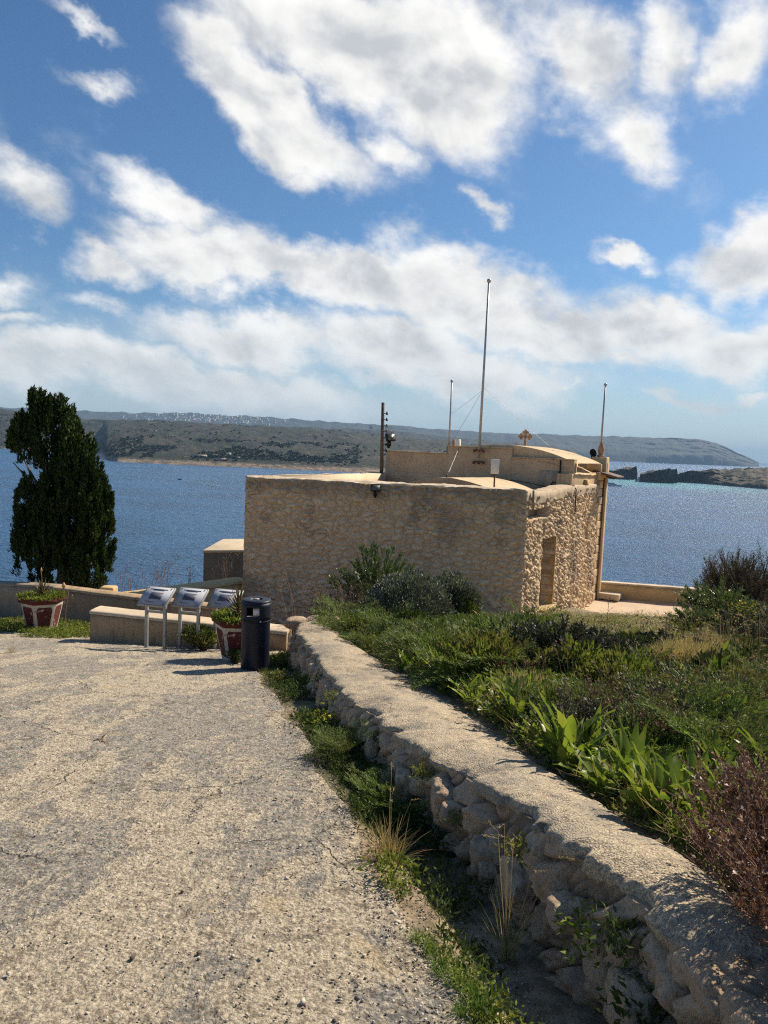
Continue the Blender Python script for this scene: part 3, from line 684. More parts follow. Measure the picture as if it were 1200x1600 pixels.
# upper side wall with its rounded screed
s0 = .535*sL; Pr = A+eS*s0
mb = MB(); c_ = A+eS*((s0+sL)/2)-nrm_of(A, C)*.28; Lr = sL-s0-.0
mb.box((c_.x, c_.y, -.93), (Lr, .5, .62), eS); mb.build('upper_side_wall', M['ashlar'], ch, bevel=.02)
c_ = A+eS*(s0+1.9); MB().box((c_.x+.02, c_.y-.0, -.95), (.45, .1, .22), eS).build('vent', M['infill'], ch)
rows = []
for i in range(31):
    s_ = s0+.25+(sL-s0-.55)*i/30; r_ = []
    for k in range(9):
        t_ = k/8; o_ = .03-1.3*t_; z_ = -.62+.36*math.sin(t_*PI/2)-.10*(i/30)+.03*fbm(s_, t_*2, 0, 4, 2)
        p = A+eS*s_+nrm_of(A, C)*o_; r_.append((p.x, p.y, z_))
    rows.append(r_)
mb = MB(); mb.grid(rows); mb.build('side_screed', M['vault'], ch, True)
# upper block: local frame from its left end
F0 = Vector((-.02, 27.2, 0)); F1 = Vector((6.05, 23.75, 0)); eF = (F1-F0).normalized(); nF = Vector((eF.y, -eF.x, 0)); LF = (F1-F0).length
def onF(s, off, z): p = F0+eF*s+nF*off; return (p.x, p.y, z)
def s_at(px):   # distance along the block where a sight line crosses
    v = ray(px, 710); # solve F0+eF*s = k*v
    det = eF.x*(-v.y)+v.x*eF.y; return (-(F0.x)*(-v.y)-v.x*F0.y)/det if False else ((F0.y*v.x-F0.x*v.y)/(eF.x*v.y-eF.y*v.x))
sa, sb = s_at(700), s_at(800)
def blockbox(s0_, s1_, zt, off, th=.35): return MB().box(onF((s0_+s1_)/2, off-th/2, (zt-1.4)/2), (s1_-s0_, th, zt+1.4), eF)
blockbox(0, sa, -.17, 0).build('upper_wall', M['limewash'], ch, bevel=.012)
blockbox(sa, sb, .10, .012).build('upper_wall', M['limewash'], ch, bevel=.012)
blockbox(sb, LF, -.19, .0).build('upper_wall', M['limewash'], ch, bevel=.012)
MB().box(onF(s_at(650), .02, -1.12), (s_at(700)-s_at(603), .05, .46), eF).build('plinth', M['limewash'], ch, bevel=.01)
MB().box(onF(s_at(860), .014, -.86), (.65, .03, .62), eF).build('mortar_patch', M['coping'], ch)
# caps of the upper walls
for (a_, b_, z_) in ((0, sa, -.17), (sa, sb, .10), (sb, LF, -.19)):
    MB().box(onF((a_+b_)/2, -.16, z_+.02), (b_-a_-.004, .42, .04), eF).build('upper_cap', M['coping'], ch, bevel=.008)
MB().box(onF(LF/2-.4, -2.1, -.72), (LF-1.0, 3.4, 1.0), eF).build('inner_block', M['limewash'], ch)
# barrel vault
sc_ = s_at(785); hw = 2.5; rows = []
for i in range(26):
    d_ = -.12-i*.13; r_ = []
    for k in range(41):
        t_ = -1+2*k/40; z_ = .24-.52*abs(t_)**2.0+.008*fbm(t_*3, d_, 0, 4, 2); r_.append(onF(sc_+hw*t_, d_, z_))
    rows.append(r_)
mb = MB(); mb.grid(rows); fr = rows[0]
mb.add([p for p in fr]+[(p[0], p[1], -.6) for p in fr], [(k, k+1, 41+k+1, 41+k) for k in range(40)]); mb.build('barrel_vault', M['vault'], ch, True)
# low front vault on the flat roof
rows = []; V0 = Vector((1.75, 20.9, 0)); e2 = eS
for i in range(30):
    r_ = []
    for k in range(31):
        t_ = -1+2*k/30; z_ = -.80-.42*abs(t_)**1.7+.012*fbm(t_*3, i*.1, 0, 4, 2)-.002*i; p = V0+eF*(1.85*t_)+e2*(i*.125); r_.append((p.x, p.y, z_))
    rows.append(r_)
mb = MB(); mb.grid(rows); fr = rows[0]; mb.build('low_vault', M['vault'], ch, True)
MB().add([p for p in fr]+[(p[0], p[1], -1.31) for p in fr], [(k, k+1, 31+k+1, 31+k) for k in range(30)]).build('vault_gable', M['greywall'], ch)  # shade of the front end put into the colour, darker than the vault
# facade parapet behind, dark and weathered, rising to the corner block
fa = at(868, 716, 29.0); fb_ = C+eS*.1; fa.z = 0
coping('facade_parapet', (fa.x, fa.y, 0), (fb_.x, fb_.y, 0), .35, .5, lambda s: -.20+.04*s, Vector((-.3, -1, 0)).normalized(), M['greywall'], .02, seed=21)
c_ = C+eS*.12-nrm_of(A, C)*.1; MB().box((c_.x, c_.y, -.42), (.55, .55, .75), eS).build('corner_block', M['ashlar'], ch, bevel=.03)
# pinnacles
def pinnacle(p, s_, sides=8):
    prof = [(.02, 0), (.11, 0), (.11, .05), (.075, .08), (.08, .13), (.105, .19), (.10, .27), (.06, .38), (.022, .48), (0.004, .56)]
    return MB().lathe([(r*s_, z*s_) for r, z in prof], p, sides).build('finial', M['terra'], ch, False)
pinnacle((c_.x, c_.y, -.05), 1.2); 
q = at(709, 697, 27.0); MB().box((q.x, q.y, q.z-.25), (.4, .4, .5), eF).build('finial_base', M['ashlar'], ch); pinnacle(q, .62)
for q_ in (at(716, 697, 26.6), at(811, 700, 27.0), at(806, 700.5, 27.2)):
    mb = MB(); mb.box((q_.x, q_.y, q_.z+.06), (.16, .16, .36), eF, taper=.85); mb.build('vent_block', M['white'], ch, bevel=.01)
# stone cross with three-lobed ends
def cross(q):
    r0 = .045; out = []
    mb = MB(); e = Vector((1, -.25, 0)).normalized(); n = Vector((-e.y, e.x, 0)); th = .07
    fr_ = lambda x, y, z: q+e*x+Vector((0, 0, y))+n*z
    def plate(poly): mb.prism(poly, -th, th, fr_)
    plate([(-.075, 0), (.075, 0), (.045, .12), (.04, .42), (-.04, .42), (-.045, .12)])
    plate([(-.13, -.10), (.13, -.10), (.13, -.02), (.09, .01), (-.09, .01), (-.13, -.02)])
    for a_ in (0, PI/2, PI):
        ca, sa_ = math.cos(a_), math.sin(a_); cx, cy = 0, .42; R_ = lambda x, y: (cx+x*ca-y*sa_, cy+x*sa_+y*ca)
        plate([R_(0, -.045), R_(.13, -.04), R_(.16, -.07), R_(.16, .07), R_(.13, .04), R_(0, .045)])
        for (lx, ly) in ((.15, -.07), (.15, .07), (.21, 0)):
            plate([R_(lx+.052*math.cos(t_*PI/5), ly+.052*math.sin(t_*PI/5)) for t_ in range(10)])
    return mb.build('roof_cross', M['terra'], ch, bevel=.008)
q = at(820, 700, 27.2); cross(Vector(q))
# step at the facade corner and roof cables
c_ = C+eS*.9; MB().box((c_.x+.1, c_.y-.5, -5.25), (1.2, .9, .22), nrm_of(A, C)).build('step', M['paleCap'], ch, bevel=.02)
pts = [onF(.1+(LF-.3)*i/30, .03, -1.02-.07*math.sin(i*.5)+.015*math.sin(i*2.1)) for i in range(31)]; mb = MB(); mb.tube(pts, .010, 5)
mb.tube([onF(s_at(877), .03, -.2), onF(s_at(877)+.01, .035, -.9), onF(s_at(876), .04, -1.2)], .022, 6); mb.build('cable', M['black'], ch)
mb = MB(); cc_ = onF(s_at(870), .05, -1.05); mb.tube([(cc_[0]+eF.x*.13*math.cos(a_), cc_[1]+eF.y*.13*math.cos(a_), cc_[2]+.13*math.sin(a_)) for a_ in np.linspace(0, 2*PI, 17)], .018, 5); mb.build('cable_coil', M['black'], ch)
mb = MB(); mb.tube([on_side(5.2, -.3, -.99), on_side(5.15, .05, -1.0), on_side(5.12, .12, -1.1), on_side(5.12, .13, -1.9)], .018, 6); mb.build('cable', M['black'], ch)
mb = MB(); mb.tube([on_side(.36, .13, -.98), on_side(.36, .14, -1.5)], .03, 6); mb.build('cable', M['greywall'], ch)

# things standing on the roof
def pole(p0, p1, r0, r1, name, lab, mt='galv', knob=True):
    o = empty(name, p0); v = Vector(p1)-Vector(p0)
    MB().tube([(0, 0, 0), tuple(v*.5), tuple(v)], [r0, (r0+r1)/2, r1], 10).build('pole', M[mt], o, True)
    if knob: MB().lathe([(.001, -.01), (r1*1.8, 0), (r1*2.2, r1*1.5), (r1*1.6, r1*3), (.001, r1*3.6)], tuple(v), 10).build('finial_ball', M[mt], o, True)
    tag(o, lab, 'flagpole', 'flagpoles on the chapel roof'); return o
mp = pole(at(748, 716, 25.2), at(764, 441, 25.2), .048, .034, 'flagpole', 'tallest central flagpole strapped to the upper chapel wall')
for zz in (.28, -.12):
    q = at(748, 716, 25.2); MB().box((0, .03, zz), (.42, .05, .05), eF).build('bracket', M['rust'], mp)
    for dx in (-.17, 0, .17): MB().box((dx*eF.x, dx*eF.y+.0, zz-.03), (.07, .10, .10), eF).build('clamp', M['rust'], mp, bevel=.01)
pole(at(701, 706, 26.9), at(706, 597, 26.9), .036, .026, 'flagpole', 'short flagpole left of the tallest one beside the acorn finial')
pole(at(937, 720, 27.6), at(946, 603, 27.6), .04, .03, 'flagpole', 'flagpole on the right facade corner beside the pointed pinnacle')
up = empty('utility_pole', at(596, 749, 26.8)); tp = at(598.5, 629, 26.8)-at(596, 749, 26.8)
MB().tube([(0, 0, -.2), tuple(tp*.5), tuple(tp)], [.075, .068, .06], 8).build('pole', M['wood'], up, True)
for i, f_ in enumerate((.38, .46, .55, .63, .70, .78, .86)):
    pz = tp*f_; mb = MB(); mb.tube([(pz.x-.05, pz.y-.02, pz.z), (pz.x+.17, pz.y-.03, pz.z+.0)], .014, 5); mb.tube([(pz.x+.15, pz.y-.03, pz.z-.05), (pz.x+.15, pz.y-.03, pz.z+.07)], [.04, .025], 7)
    mb.build('insulator', M['black'], up)
MB().box((0, 0, -.05), (.34, .34, .42), eF).build('footing', M['greywall'], up, bevel=.02)
tag(up, 'weathered wooden pole with insulators at the left end of the upper wall', 'utility pole')
def floodlight(p, yaw, s_, lab, grp='floodlights on the chapel'):
    o = empty('floodlight', p, yaw); o.scale = (s_,)*3
    MB().box((0, 0, 0), (.42, .12, .30), tilt=('X', -.35)).build('housing', M['black'], o, bevel=.015)
    MB().box((0, -.066, 0.012), (.35, .02, .23), tilt=('X', -.35)).build('lens', M['glass'], o)
    MB().box((0, .08, -.22), (.16, .06, .22)).build('bracket', M['black'], o); MB().box((0, .1, -.36), (.10, .10, .12)).build('junction_box', M['black'], o, bevel=.01)
    tag(o, lab, 'floodlight', grp); return o
q = at(587, 762, 19.36); floodlight((q.x, q.y-.16, q.z), .1, .62, 'small black floodlight fixed under the coping of the shaded front wall')
q = at(610, 683.5, 26.6); f2 = floodlight(tuple(q), .55, .9, 'large black floodlight on the arm of the wooden pole')
gp = empty('grille_panel', tuple(at(609, 671, 26.7)))
mb = MB()
for k in range(7): mb.box((-.165+.055*k, 0, 0), (.010, .012, .33))
for k in range(6): mb.box((0, .012, -.16+.064*k), (.35, .010, .010))
mb.build('grille', M['galv'], gp); MB().tube([(-.28, 0, -.05), (.16, .02, -.05)], .012, 6).build('arm', M['galv'], gp); tag(gp, 'pale grey wire grille panel on the wooden pole above the floodlight', 'grille')
o = empty('sign_post', at(772, 766, 20.6)); v = at(773, 741, 20.6)-at(772, 766, 20.6); v2 = at(773.5, 729, 20.6)-at(772, 766, 20.6)
MB().tube([(0, 0, -.4), tuple(v)], .024, 8).build('post', M['rust'], o); MB().box(tuple(v2), (.215, .09, .40)).build('panel', M['white'], o, bevel=.01)
tag(o, 'white rectangular box on a rusty post behind the front coping', 'meter box')
def wire(p, q, lab, r=.006, sag=.03):
    p, q = Vector(p), Vector(q); pts = [p.lerp(q, i/12)-Vector((0, 0, sag*math.sin(PI*i/12))) for i in range(13)]
    o = MB().tube(pts, r, 4).build('guy_wire', M['galv']); tag(o, lab, 'guy wire', 'guy wires of the central flagpole')
TP = at(756.5, 606, 25.2)
wire(TP, at(697, 705, 25.9), 'thin guy wire slanting down left from the tall flagpole'); wire(TP, at(862, 700, 26), 'thin guy wire slanting down right from the tall flagpole')
wire(at(717, 700, 25.7), at(699, 743, 24.2), 'short pale stay wire crossing the upper wall down to the low vault', .010, 0)
wire(at(702.5, 648, 26.9), at(756, 608, 25.2), 'thin wire joining the short left flagpole to the tall one', .005)
o = empty('dish_lamp', at(924, 716, 27.6)); MB().lathe([(.001, .02), (.10, .0), (.15, .05), (.16, .09), (.15, .06), (.09, .03), (.001, .04)], (0, 0, 0), 16).build('dish', M['black'], o, True).rotation_euler = (1.3, 0, .5)
o.children[0].location = (0, 0, .18)
MB().tube([(0, 0, -.1), (0, 0, .16)], .02, 6).build('stem', M['black'], o); tag(o, 'small round black dish on the parapet beside the right flagpole', 'dish')

# ------------------------------------------------------------------ low walls round the forecourt
def plaster_wall(name, a, b, zt, zb, w_, mt, capm, lab, cat='wall', cap_h=.06, over=.02, grp=None, cap_drop=0, seed=0):
    a, b = Vector(a), Vector(b); L = (b-a).length; e = (b-a).normalized(); nr = Vector((e.y, -e.x, 0)); o = empty(name); n_ = max(6, int(L/.08)); rows = []
    za = zt if hasattr(zt, '__len__') else (zt, zt); zz = zb if hasattr(zb, '__len__') else (zb, zb)
    for i in range(n_+1):
        s_ = i/n_; p = a+e*L*s_; t0, b0 = za[0]+(za[1]-za[0])*s_, zz[0]+(zz[1]-zz[0])*s_; r_ = []
        for (o_, z_) in [(w_/2, b0)]+[(w_/2, b0+(t0-b0)*k/6) for k in range(1, 7)]+[(-w_/2, t0), (-w_/2, b0)]:
            j = .018*fbm(s_*L, z_, seed, 4, 2.5); r_.append((p.x+nr.x*(o_+j), p.y+nr.y*(o_+j), z_))
        rows.append(r_)
    mb = MB(); mb.grid(rows)
    for r_ in (rows[0], rows[-1]): mb.add([r_[0], r_[6], r_[7], r_[8]], [(0, 1, 2, 3)])
    mb.build('wall_body', mt, o, True)
    rows = []
    for i in range(n_+1):
        s_ = i/n_; p = a-e*over+e*(L+2*over)*s_; t0 = za[0]+(za[1]-za[0])*s_; r_ = []
        ww = w_/2+over
        for (o_, z_) in [(ww, .0), (ww, cap_h*.7), (ww*.75, cap_h), (0, cap_h*1.1), (-ww*.75, cap_h), (-ww, cap_h*.7), (-ww, 0)]:
            j = .012*fbm(s_*L, o_*3, seed+5, 4, 2.2); r_.append((p.x+nr.x*(o_+j), p.y+nr.y*(o_+j), t0+z_+j+.003))
        rows.append(r_)
    mb = MB(); mb.grid(rows)
    for r_ in (rows[0], rows[-1]): mb.add(r_, [(0, 1, 5, 6), (1, 2, 4, 5)], [(2, 3, 4)])
    mb.build('capping', capm, o, False); tag(o, lab, cat, grp); return o
a, b = at(-60, 915, 18.2), at(352, 948, 16.0)
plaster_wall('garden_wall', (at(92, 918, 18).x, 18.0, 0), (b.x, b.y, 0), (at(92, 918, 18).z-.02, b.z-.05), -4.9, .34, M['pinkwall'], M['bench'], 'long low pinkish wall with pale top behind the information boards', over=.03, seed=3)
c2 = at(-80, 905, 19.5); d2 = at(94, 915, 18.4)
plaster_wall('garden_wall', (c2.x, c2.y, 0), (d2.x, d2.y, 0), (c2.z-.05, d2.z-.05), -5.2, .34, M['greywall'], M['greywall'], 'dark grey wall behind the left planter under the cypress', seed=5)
a, b = at(262, 918, 18.6), at(376, 905, 20.3)
a0 = at(180, 929, 17.7)
plaster_wall('garden_wall', (a0.x, a0.y, 0), (b.x, b.y, 0), (a0.z-.09, b.z-.05), -5.6, .55, M['ochre'], M['ochre'], 'bright ochre wall running up to the left corner of the chapel', cap_h=.07, over=.05, seed=7)
q = at(170, 916, 18.2); s_ = empty('gate_stub'); MB().box((q.x, q.y, q.z-.5), (.36, .34, 1.0), (1, 0)).build('pier', M['ochre'], s_, bevel=.04); tag(s_, 'short yellow stone pier beside the foot of the cypress', 'pier')
q = at(318, 862, 24.5); r_ = at(398, 862, 24.5)
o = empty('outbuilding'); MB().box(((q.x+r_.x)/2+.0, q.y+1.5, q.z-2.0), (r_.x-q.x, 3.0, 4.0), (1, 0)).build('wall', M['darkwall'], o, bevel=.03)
MB().box(((q.x+r_.x)/2, q.y+1.5, q.z+.05), (r_.x-q.x+.06, 3.06, .09), (1, 0), tilt=('Y', -.05)).build('roof', M['paleCap'], o, bevel=.02); tag(o, 'grey rendered outbuilding below the left corner of the chapel', 'outbuilding')
# bench-like block wall behind the boards
a, b = at(152, 950, 14.0), at(452, 983, 13.7)
bw = plaster_wall('bench_wall', (a.x, 13.95, 0), (b.x, 13.7, 0), (a.z-.05, b.z-.05), (-4.3, -4.2), .5, M['bench'], M['paleCap'], 'thick low plastered bench wall directly behind the three boards', cap_h=.06, over=.012, seed=9)
# forecourt parapet right of the chapel
a, b = at(936, 908, 28.0), at(1130, 922, 27.0)
plaster_wall('parapet_wall', (a.x, a.y, 0), (b.x, b.y, 0), (a.z-.06, b.z-.06), -6.2, .3, M['ochre'], M['paleCap'], 'low ochre parapet wall along the sea side of the forecourt', seed=12)

# ------------------------------------------------------------------ rubble garden wall with mortar cap (right of the road)
gw = empty('rubble_garden_wall'); tag(gw, 'low rubble stone wall with rough mortar cap running beside the road', 'stone wall')
def ctop(y): return capc(y)-.17*y+.03*fbm(0, y, 3, 3, .6)
def hw_(y): return (lerp(WR, y)-lerp(WL, y))/2
def cen(y): return (lerp(WR, y)+lerp(WL, y))/2+.03*fbm(1, y, 7, 3, .5)
yy = ax([(2.12, 7, 270), (7, 13.3, 170)]); rows = []
for y in yy:
    r_ = []; hw0 = hw_(y); c0 = cen(y); end = sst(y, 2.12, 2.35)
    el_ = .055*fbm(3, y, 0, 5, 1.7)+.045*fbm(3, y, 4, 5, 6)-.05*sst(fbm(33, y, 0, 3, 2.1), .25, .5); er_ = .045*fbm(8, y, 0, 5, 1.6)+.02*fbm(8, y, 4, 4, 6)
    thl = .055+.05*abs(fbm(13, y, 0, 4, 4))
    n_ = 44
    for k in range(n_+1):
        t_ = -1+2*k/n_; at__ = abs(t_)
        lw = (hw0-.0+el_ if t_ < 0 else hw0-.03+er_)
        if at__ <= .86:
            x = c0+lw*t_/.86; z = ctop(y)+.045*(1-(t_/.86)**2)+.034*fbm(x, y, 0, 4, 1.9)+.006*fbm(x, y, 5, 4, 18)+.004*fbm(x, y, 9, 2, 55)
            if at__ > .74: z -= .022*((at__-.74)/.12)**2
        else:
            q_ = (at__-.86)/.14; sgn = 1 if t_ > 0 else -1; x = c0+sgn*(lw+.012*math.sin(q_*PI)-.10*q_**2+.02*fbm(y*6, q_*2, sgn, 3)); z = ctop(y)-.022-(thl)*q_*1.25+.006*fbm(x, y, 2, 3, 22)
        r_.append((x, y+(.05*fbm(x, 0, 0, 3, 5) if y < 2.2 else 0), z-.12*(1-end)))
    rows.append(r_)
MB().grid(rows).build('mortar_cap', M['cap'], gw, True)
# rough backing
rows = []
for y in ax([(-1.2, 6, 260), (6, 13.3, 150)]):
    c0, h0_ = cen(y), hw_(y); r_ = []; g0 = -1.62-.17*y-.3
    ztop = ctop(y)-.035 if y > 2.2 else ctop(y)-.08
    for k in range(17):
        z = g0+(ztop-g0)*k/16; x = c0-h0_+.12; r_.append((x, y, z))
    for k in range(1, 9):
        x = c0-h0_+.02+2*h0_*k/8; r_.append((x, y, ztop+(.03*fbm(x, y, 0, 4, 6) if y < 2.2 else -.01)))
    r_.append((c0+h0_, y, g0)); rows.append(r_)
MB().grid(rows).build('core', M['stone'], gw, True)
# the stones
import bmesh
def ico(sub):
    bm = bmesh.new(); bmesh.ops.create_icosphere(bm, subdivisions=sub, radius=1); V = np.array([v.co[:] for v in bm.verts]); Tt = np.array([[v.index for v in f.verts] for f in bm.faces]); bm.free(); return V, Tt
IC4, IC3 = ico(4), ico(3)
def stone(mb, c, r, seed, base=IC3, rot=0, cube=.55):
    V, Tt = base; out = []
    R3 = Matrix.Rotation(rot, 3, 'X') @ Matrix.Rotation(seed*1.7, 3, 'Y') 
    for v in V:
        v = Vector(v); m__ = max(abs(v.x), abs(v.y), abs(v.z)); v2 = v.lerp(v/m__, cube*.62)
        n0 = noise.fractal(v*1.1+Vector((seed*5.1, 0, 0)), .9, 2, 4); n1 = noise.fractal(v*4.5+Vector((seed*2.1, 3, 0)), .8, 2.2, 4)
        v2 = v2*(1+.22*n0+.07*n1); v2 = Vector((v2.x*r[0], v2.y*r[1], v2.z*r[2])); v2 = Matrix.Rotation(rot, 3, 'X') @ v2
        out.append((c[0]+v2.x, c[1]+v2.y, c[2]+v2.z))
    mb.add(out, tris=Tt)
sd = 0; ATT = ([], [])
def face(y0, y1, res, nz):
    """tightly packed field stones: domed cells of uneven size and protrusion, dark joints"""
    rows, n_ = [], int((y1-y0)/res)
    for i in range(n_+1):
        y = y0+(y1-y0)*i/n_; xl = cen(y)-hw_(y); zb = -1.60-.17*y-.28*(1-sst(y, 4.5, 6.5))-.08; zt = ctop(y)-.03; r_ = []
        for k in range(nz+1):
            z = zb+(zt-zb)*k/nz; zr = z+.17*y
            wy = y+.07*noise.noise(Vector((y*2.3, zr*2.3, 1)))+.014*noise.noise(Vector((y*9, zr*9, 4))); wz = zr+.07*noise.noise(Vector((y*2.3, zr*2.3, 7)))+.014*noise.noise(Vector((y*9, zr*9, 9)))
            dd, pp = noise.voronoi(Vector((wy/.20, wz/.21, 2.2)), distance_metric='DISTANCE', exponent=2.5); e_ = dd[1]-dd[0]; c = pp[0]
            val = (math.sin(c.x*12.9898+c.y*78.233)*43758.5453) % 1; v2 = (math.sin(c.x*39.3+c.y*11.1)*2375.5) % 1
            dome = sst(e_, .0, .17); facet = (wy/.20-c.x)*(v2-.5)*.10+(wz/.21-c.y)*(val-.5)*.12
            small = noise.voronoi(Vector((wy/.075, wz/.06, 8)), distance_metric='DISTANCE', exponent=2.5)[0]; sm_ = sst(small[1]-small[0], 0, .35)
            gap = val < .16
            ATT[0].append(val*.7 if not gap else .1); ATT[1].append((1-sst(e_, .015, .08))*.8 if not gap else .55*(1-.6*sm_))
            off = (.02+.03*sm_ if gap else dome*(.05+.045*v2)+facet*dome*1.1+.016*sm_*dome)+.032*abs(fbm(y, zr, 11, 5, 9))+.018*fbm(y, zr, 1, 5, 4.5)+.010*fbm(y, zr, 5, 4, 19)+.004*fbm(y, zr, 5, 3, 60)
            off *= 1-.75*sst(k/nz, .82, 1)
            r_.append((xl+.045-.09*(1-k/nz)-off, y, z))
        for q_ in (.05, .12, .2): r_.append((r_[nz][0]+q_, y, r_[nz][2]-.004)); ATT[0].append(.3); ATT[1].append(.2)
        rows.append(r_)
    return rows
mb = MB(); mb.grid(face(.4, 6.2, .0105, 62)); mb.grid(face(6.2, 13.1, .022, 26)); nface = mb.n
for i in range(26):   # stones standing proud of the rest
    y = .9+12*random.random()**1.5; sd += 1; lv_ = random.random()*.55; stone(mb, (cen(y)-hw_(y)-.02-.06*(1-lv_), y, -1.60-.17*y+.36*lv_), (rnd(.06, .10), rnd(.08, .15), rnd(.06, .12)), sd, IC4 if y < 5 else IC3, rnd(-.5, .5), .75)
# loose crown where the cap has gone
for i in range(210):
    y = rnd(.7, 2.5); t_ = rnd(-1, 1); xx = cen(y)+hw_(y)*t_; sd += 1
    if y > 2.25 and t_ > -.6: continue
    stone(mb, (xx, y, ctop(y)-.07+rnd(-.02, .03)), (rnd(.03, .075), rnd(.04, .09), rnd(.03, .055)), sd, IC3, rnd(-.3, .3))
# far end blocks
for (yy_, xo, s_) in ((13.0, .1, .26), (12.5, -.25, .2), (12.75, .3, .22)): sd += 1; stone(mb, (cen(13)+xo, yy_, ctop(yy_)+.0), (s_, s_, .11), sd, IC3)
ex = mb.n-nface; mb.build('stones', M['stone'], gw, True, {'stone': ATT[0]+[.3]*ex, 'mortar': ATT[1]+[0]*ex})

# ------------------------------------------------------------------ street furniture
def GZ(x, y): return -1.6-.17*y+.015
def info_board(px_l, px_r, py, d, lab, hb=.84):
    base = at((px_l+px_r)/2, 1000, d); x = base.x; z = GZ(x, d); o = empty('information_board', (x, d, z), -.22)
    W = .46
    for sx in (-1, 1):
        MB().tube([(sx*(W/2-.04), 0, -.08), (sx*(W/2-.04), 0, hb)], .0, 4) if False else MB().box((sx*(W/2-.05), 0, hb/2-.05), (.055, .055, hb+.06)).build('leg', M['alu'], o, bevel=.006)
    MB().box((0, 0, hb*.80), (W-.14, .04, .045)).build('crossbar', M['alu'], o, bevel=.004)
    tl = -.62
    R_ = Matrix.Rotation(-tl, 3, 'X')
    def pl(c, size, name, mt, bev=0):
        mb = MB(); V = []
        for (a_, b_, z_) in [(-1,-1,-1),(1,-1,-1),(1,1,-1),(-1,1,-1),(-1,-1,1),(1,-1,1),(1,1,1),(-1,1,1)]:
            p = R_ @ Vector((c[0]+a_*size[0]/2, c[1]+b_*size[1]/2, c[2]+z_*size[2]/2)); V.append((p.x, p.y+.02, p.z+hb+.10))
        mb.add(V, [(0,3,2,1),(4,5,6,7),(0,1,5,4),(1,2,6,5),(2,3,7,6),(3,0,4,7)]); return mb.build(name, mt, o, bevel=bev)
    pl((0, 0, 0), (W+.10, .46, .045), 'tray', M['alu'], .006)
    pan = pl((0, 0, .027), (W+.05, .41, .012), 'panel', M['panel'])
    pr = pl((0, -.005, .0345), (.24, .16, .004), 'printed_block', M['print'])
    for k, (yy_, ww) in enumerate(((.155, .34), (.135, .22), (-.150, .30), (-.17, .24))): pl((0, yy_, .0345), (ww, .009, .004), 'printed_line', M['print'])
    for sx in (-1, 1):
        for sy in (-1, 1): pl((sx*(W/2-.005), sy*.185, .036), (.016, .016, .006), 'screw', M['black'])
    tag(o, lab, 'information board', 'information boards by the bench wall'); return o
M['panel'] = mat_plain('pale_panel', (.42, .44, .48), .85, 0, .06, 4, .05); M['print'] = mat_plain('faded_print', (.09, .09, .12), .5, 0, .25, 60, 0)
info_board(222, 264, 0, 13.0, 'leftmost of the three sloping information boards, standing clear on the road')
info_board(274, 316, 0, 13.1, 'middle of the three sloping information boards')
info_board(328, 372, 0, 13.25, 'rightmost information board, partly hidden behind the aloe planter')

def planter(x, y, s_, rz, lab, kind):
    z = GZ(x, y); o = empty('planter', (x, y, z), rz); o.scale = (s_,)*3
    def ring(w0): return [(w0*math.cos(PI/3*k), w0*math.sin(PI/3*k)) for k in range(6)]
    def shell(lv):
        V = [];
        for w0, z0 in lv: V += [(a_, b_, z0) for a_, b_ in ring(w0)]
        return MB().add(V, [(i*6+k, i*6+(k+1) % 6, (i+1)*6+(k+1) % 6, (i+1)*6+k) for i in range(len(lv)-1) for k in range(6)])
    shell([(.27, 0), (.28, .05), (.405, .62), (.41, .64)]).build('pot', M['potwhite'], o)
    shell([(.41, .62), (.455, .65), (.465, .735), (.42, .745), (.41, .66)]).build('rim', M['potred'], o)
    mb = MB(); mb.lathe([(.001, .69), (.41, .68)], sides=6); mb.build('soil', M['soil'], o)
    ap = lambda z_: (.28+(z_-.05)*.125/.57)*math.cos(PI/6)
    for f in range(6):
        R_ = Matrix.Rotation(PI/6+f*PI/3+PI/2, 3, 'Z'); V = []
        for (u_, z_) in ((-.085, .10), (.085, .10), (.105, .15), (.150, .49), (.125, .56), (-.125, .56), (-.150, .49), (-.105, .15)):
            V.append(tuple(R_ @ Vector((u_, -ap(z_)-.006, z_))))
        V.append(tuple(R_ @ Vector((0, -ap(.35)-.006, .35)))); MB().add(V, tris=[(k, (k+1) % 8, 8) for k in range(8)]).build('painted_panel', M['potred'], o)
    tag(o, lab, 'planter', 'hexagonal red and white planters'); return o
pl1 = planter(at(372, 1030, 11.8).x, 11.85, 1.0, .04, 'red and white hexagonal planter with a spiky aloe behind the litter bin', 0)
pl2 = planter(at(66, 990, 15.2).x, 15.2, 1.02, .55, 'red and white hexagonal planter against the grey wall at far left', 1)
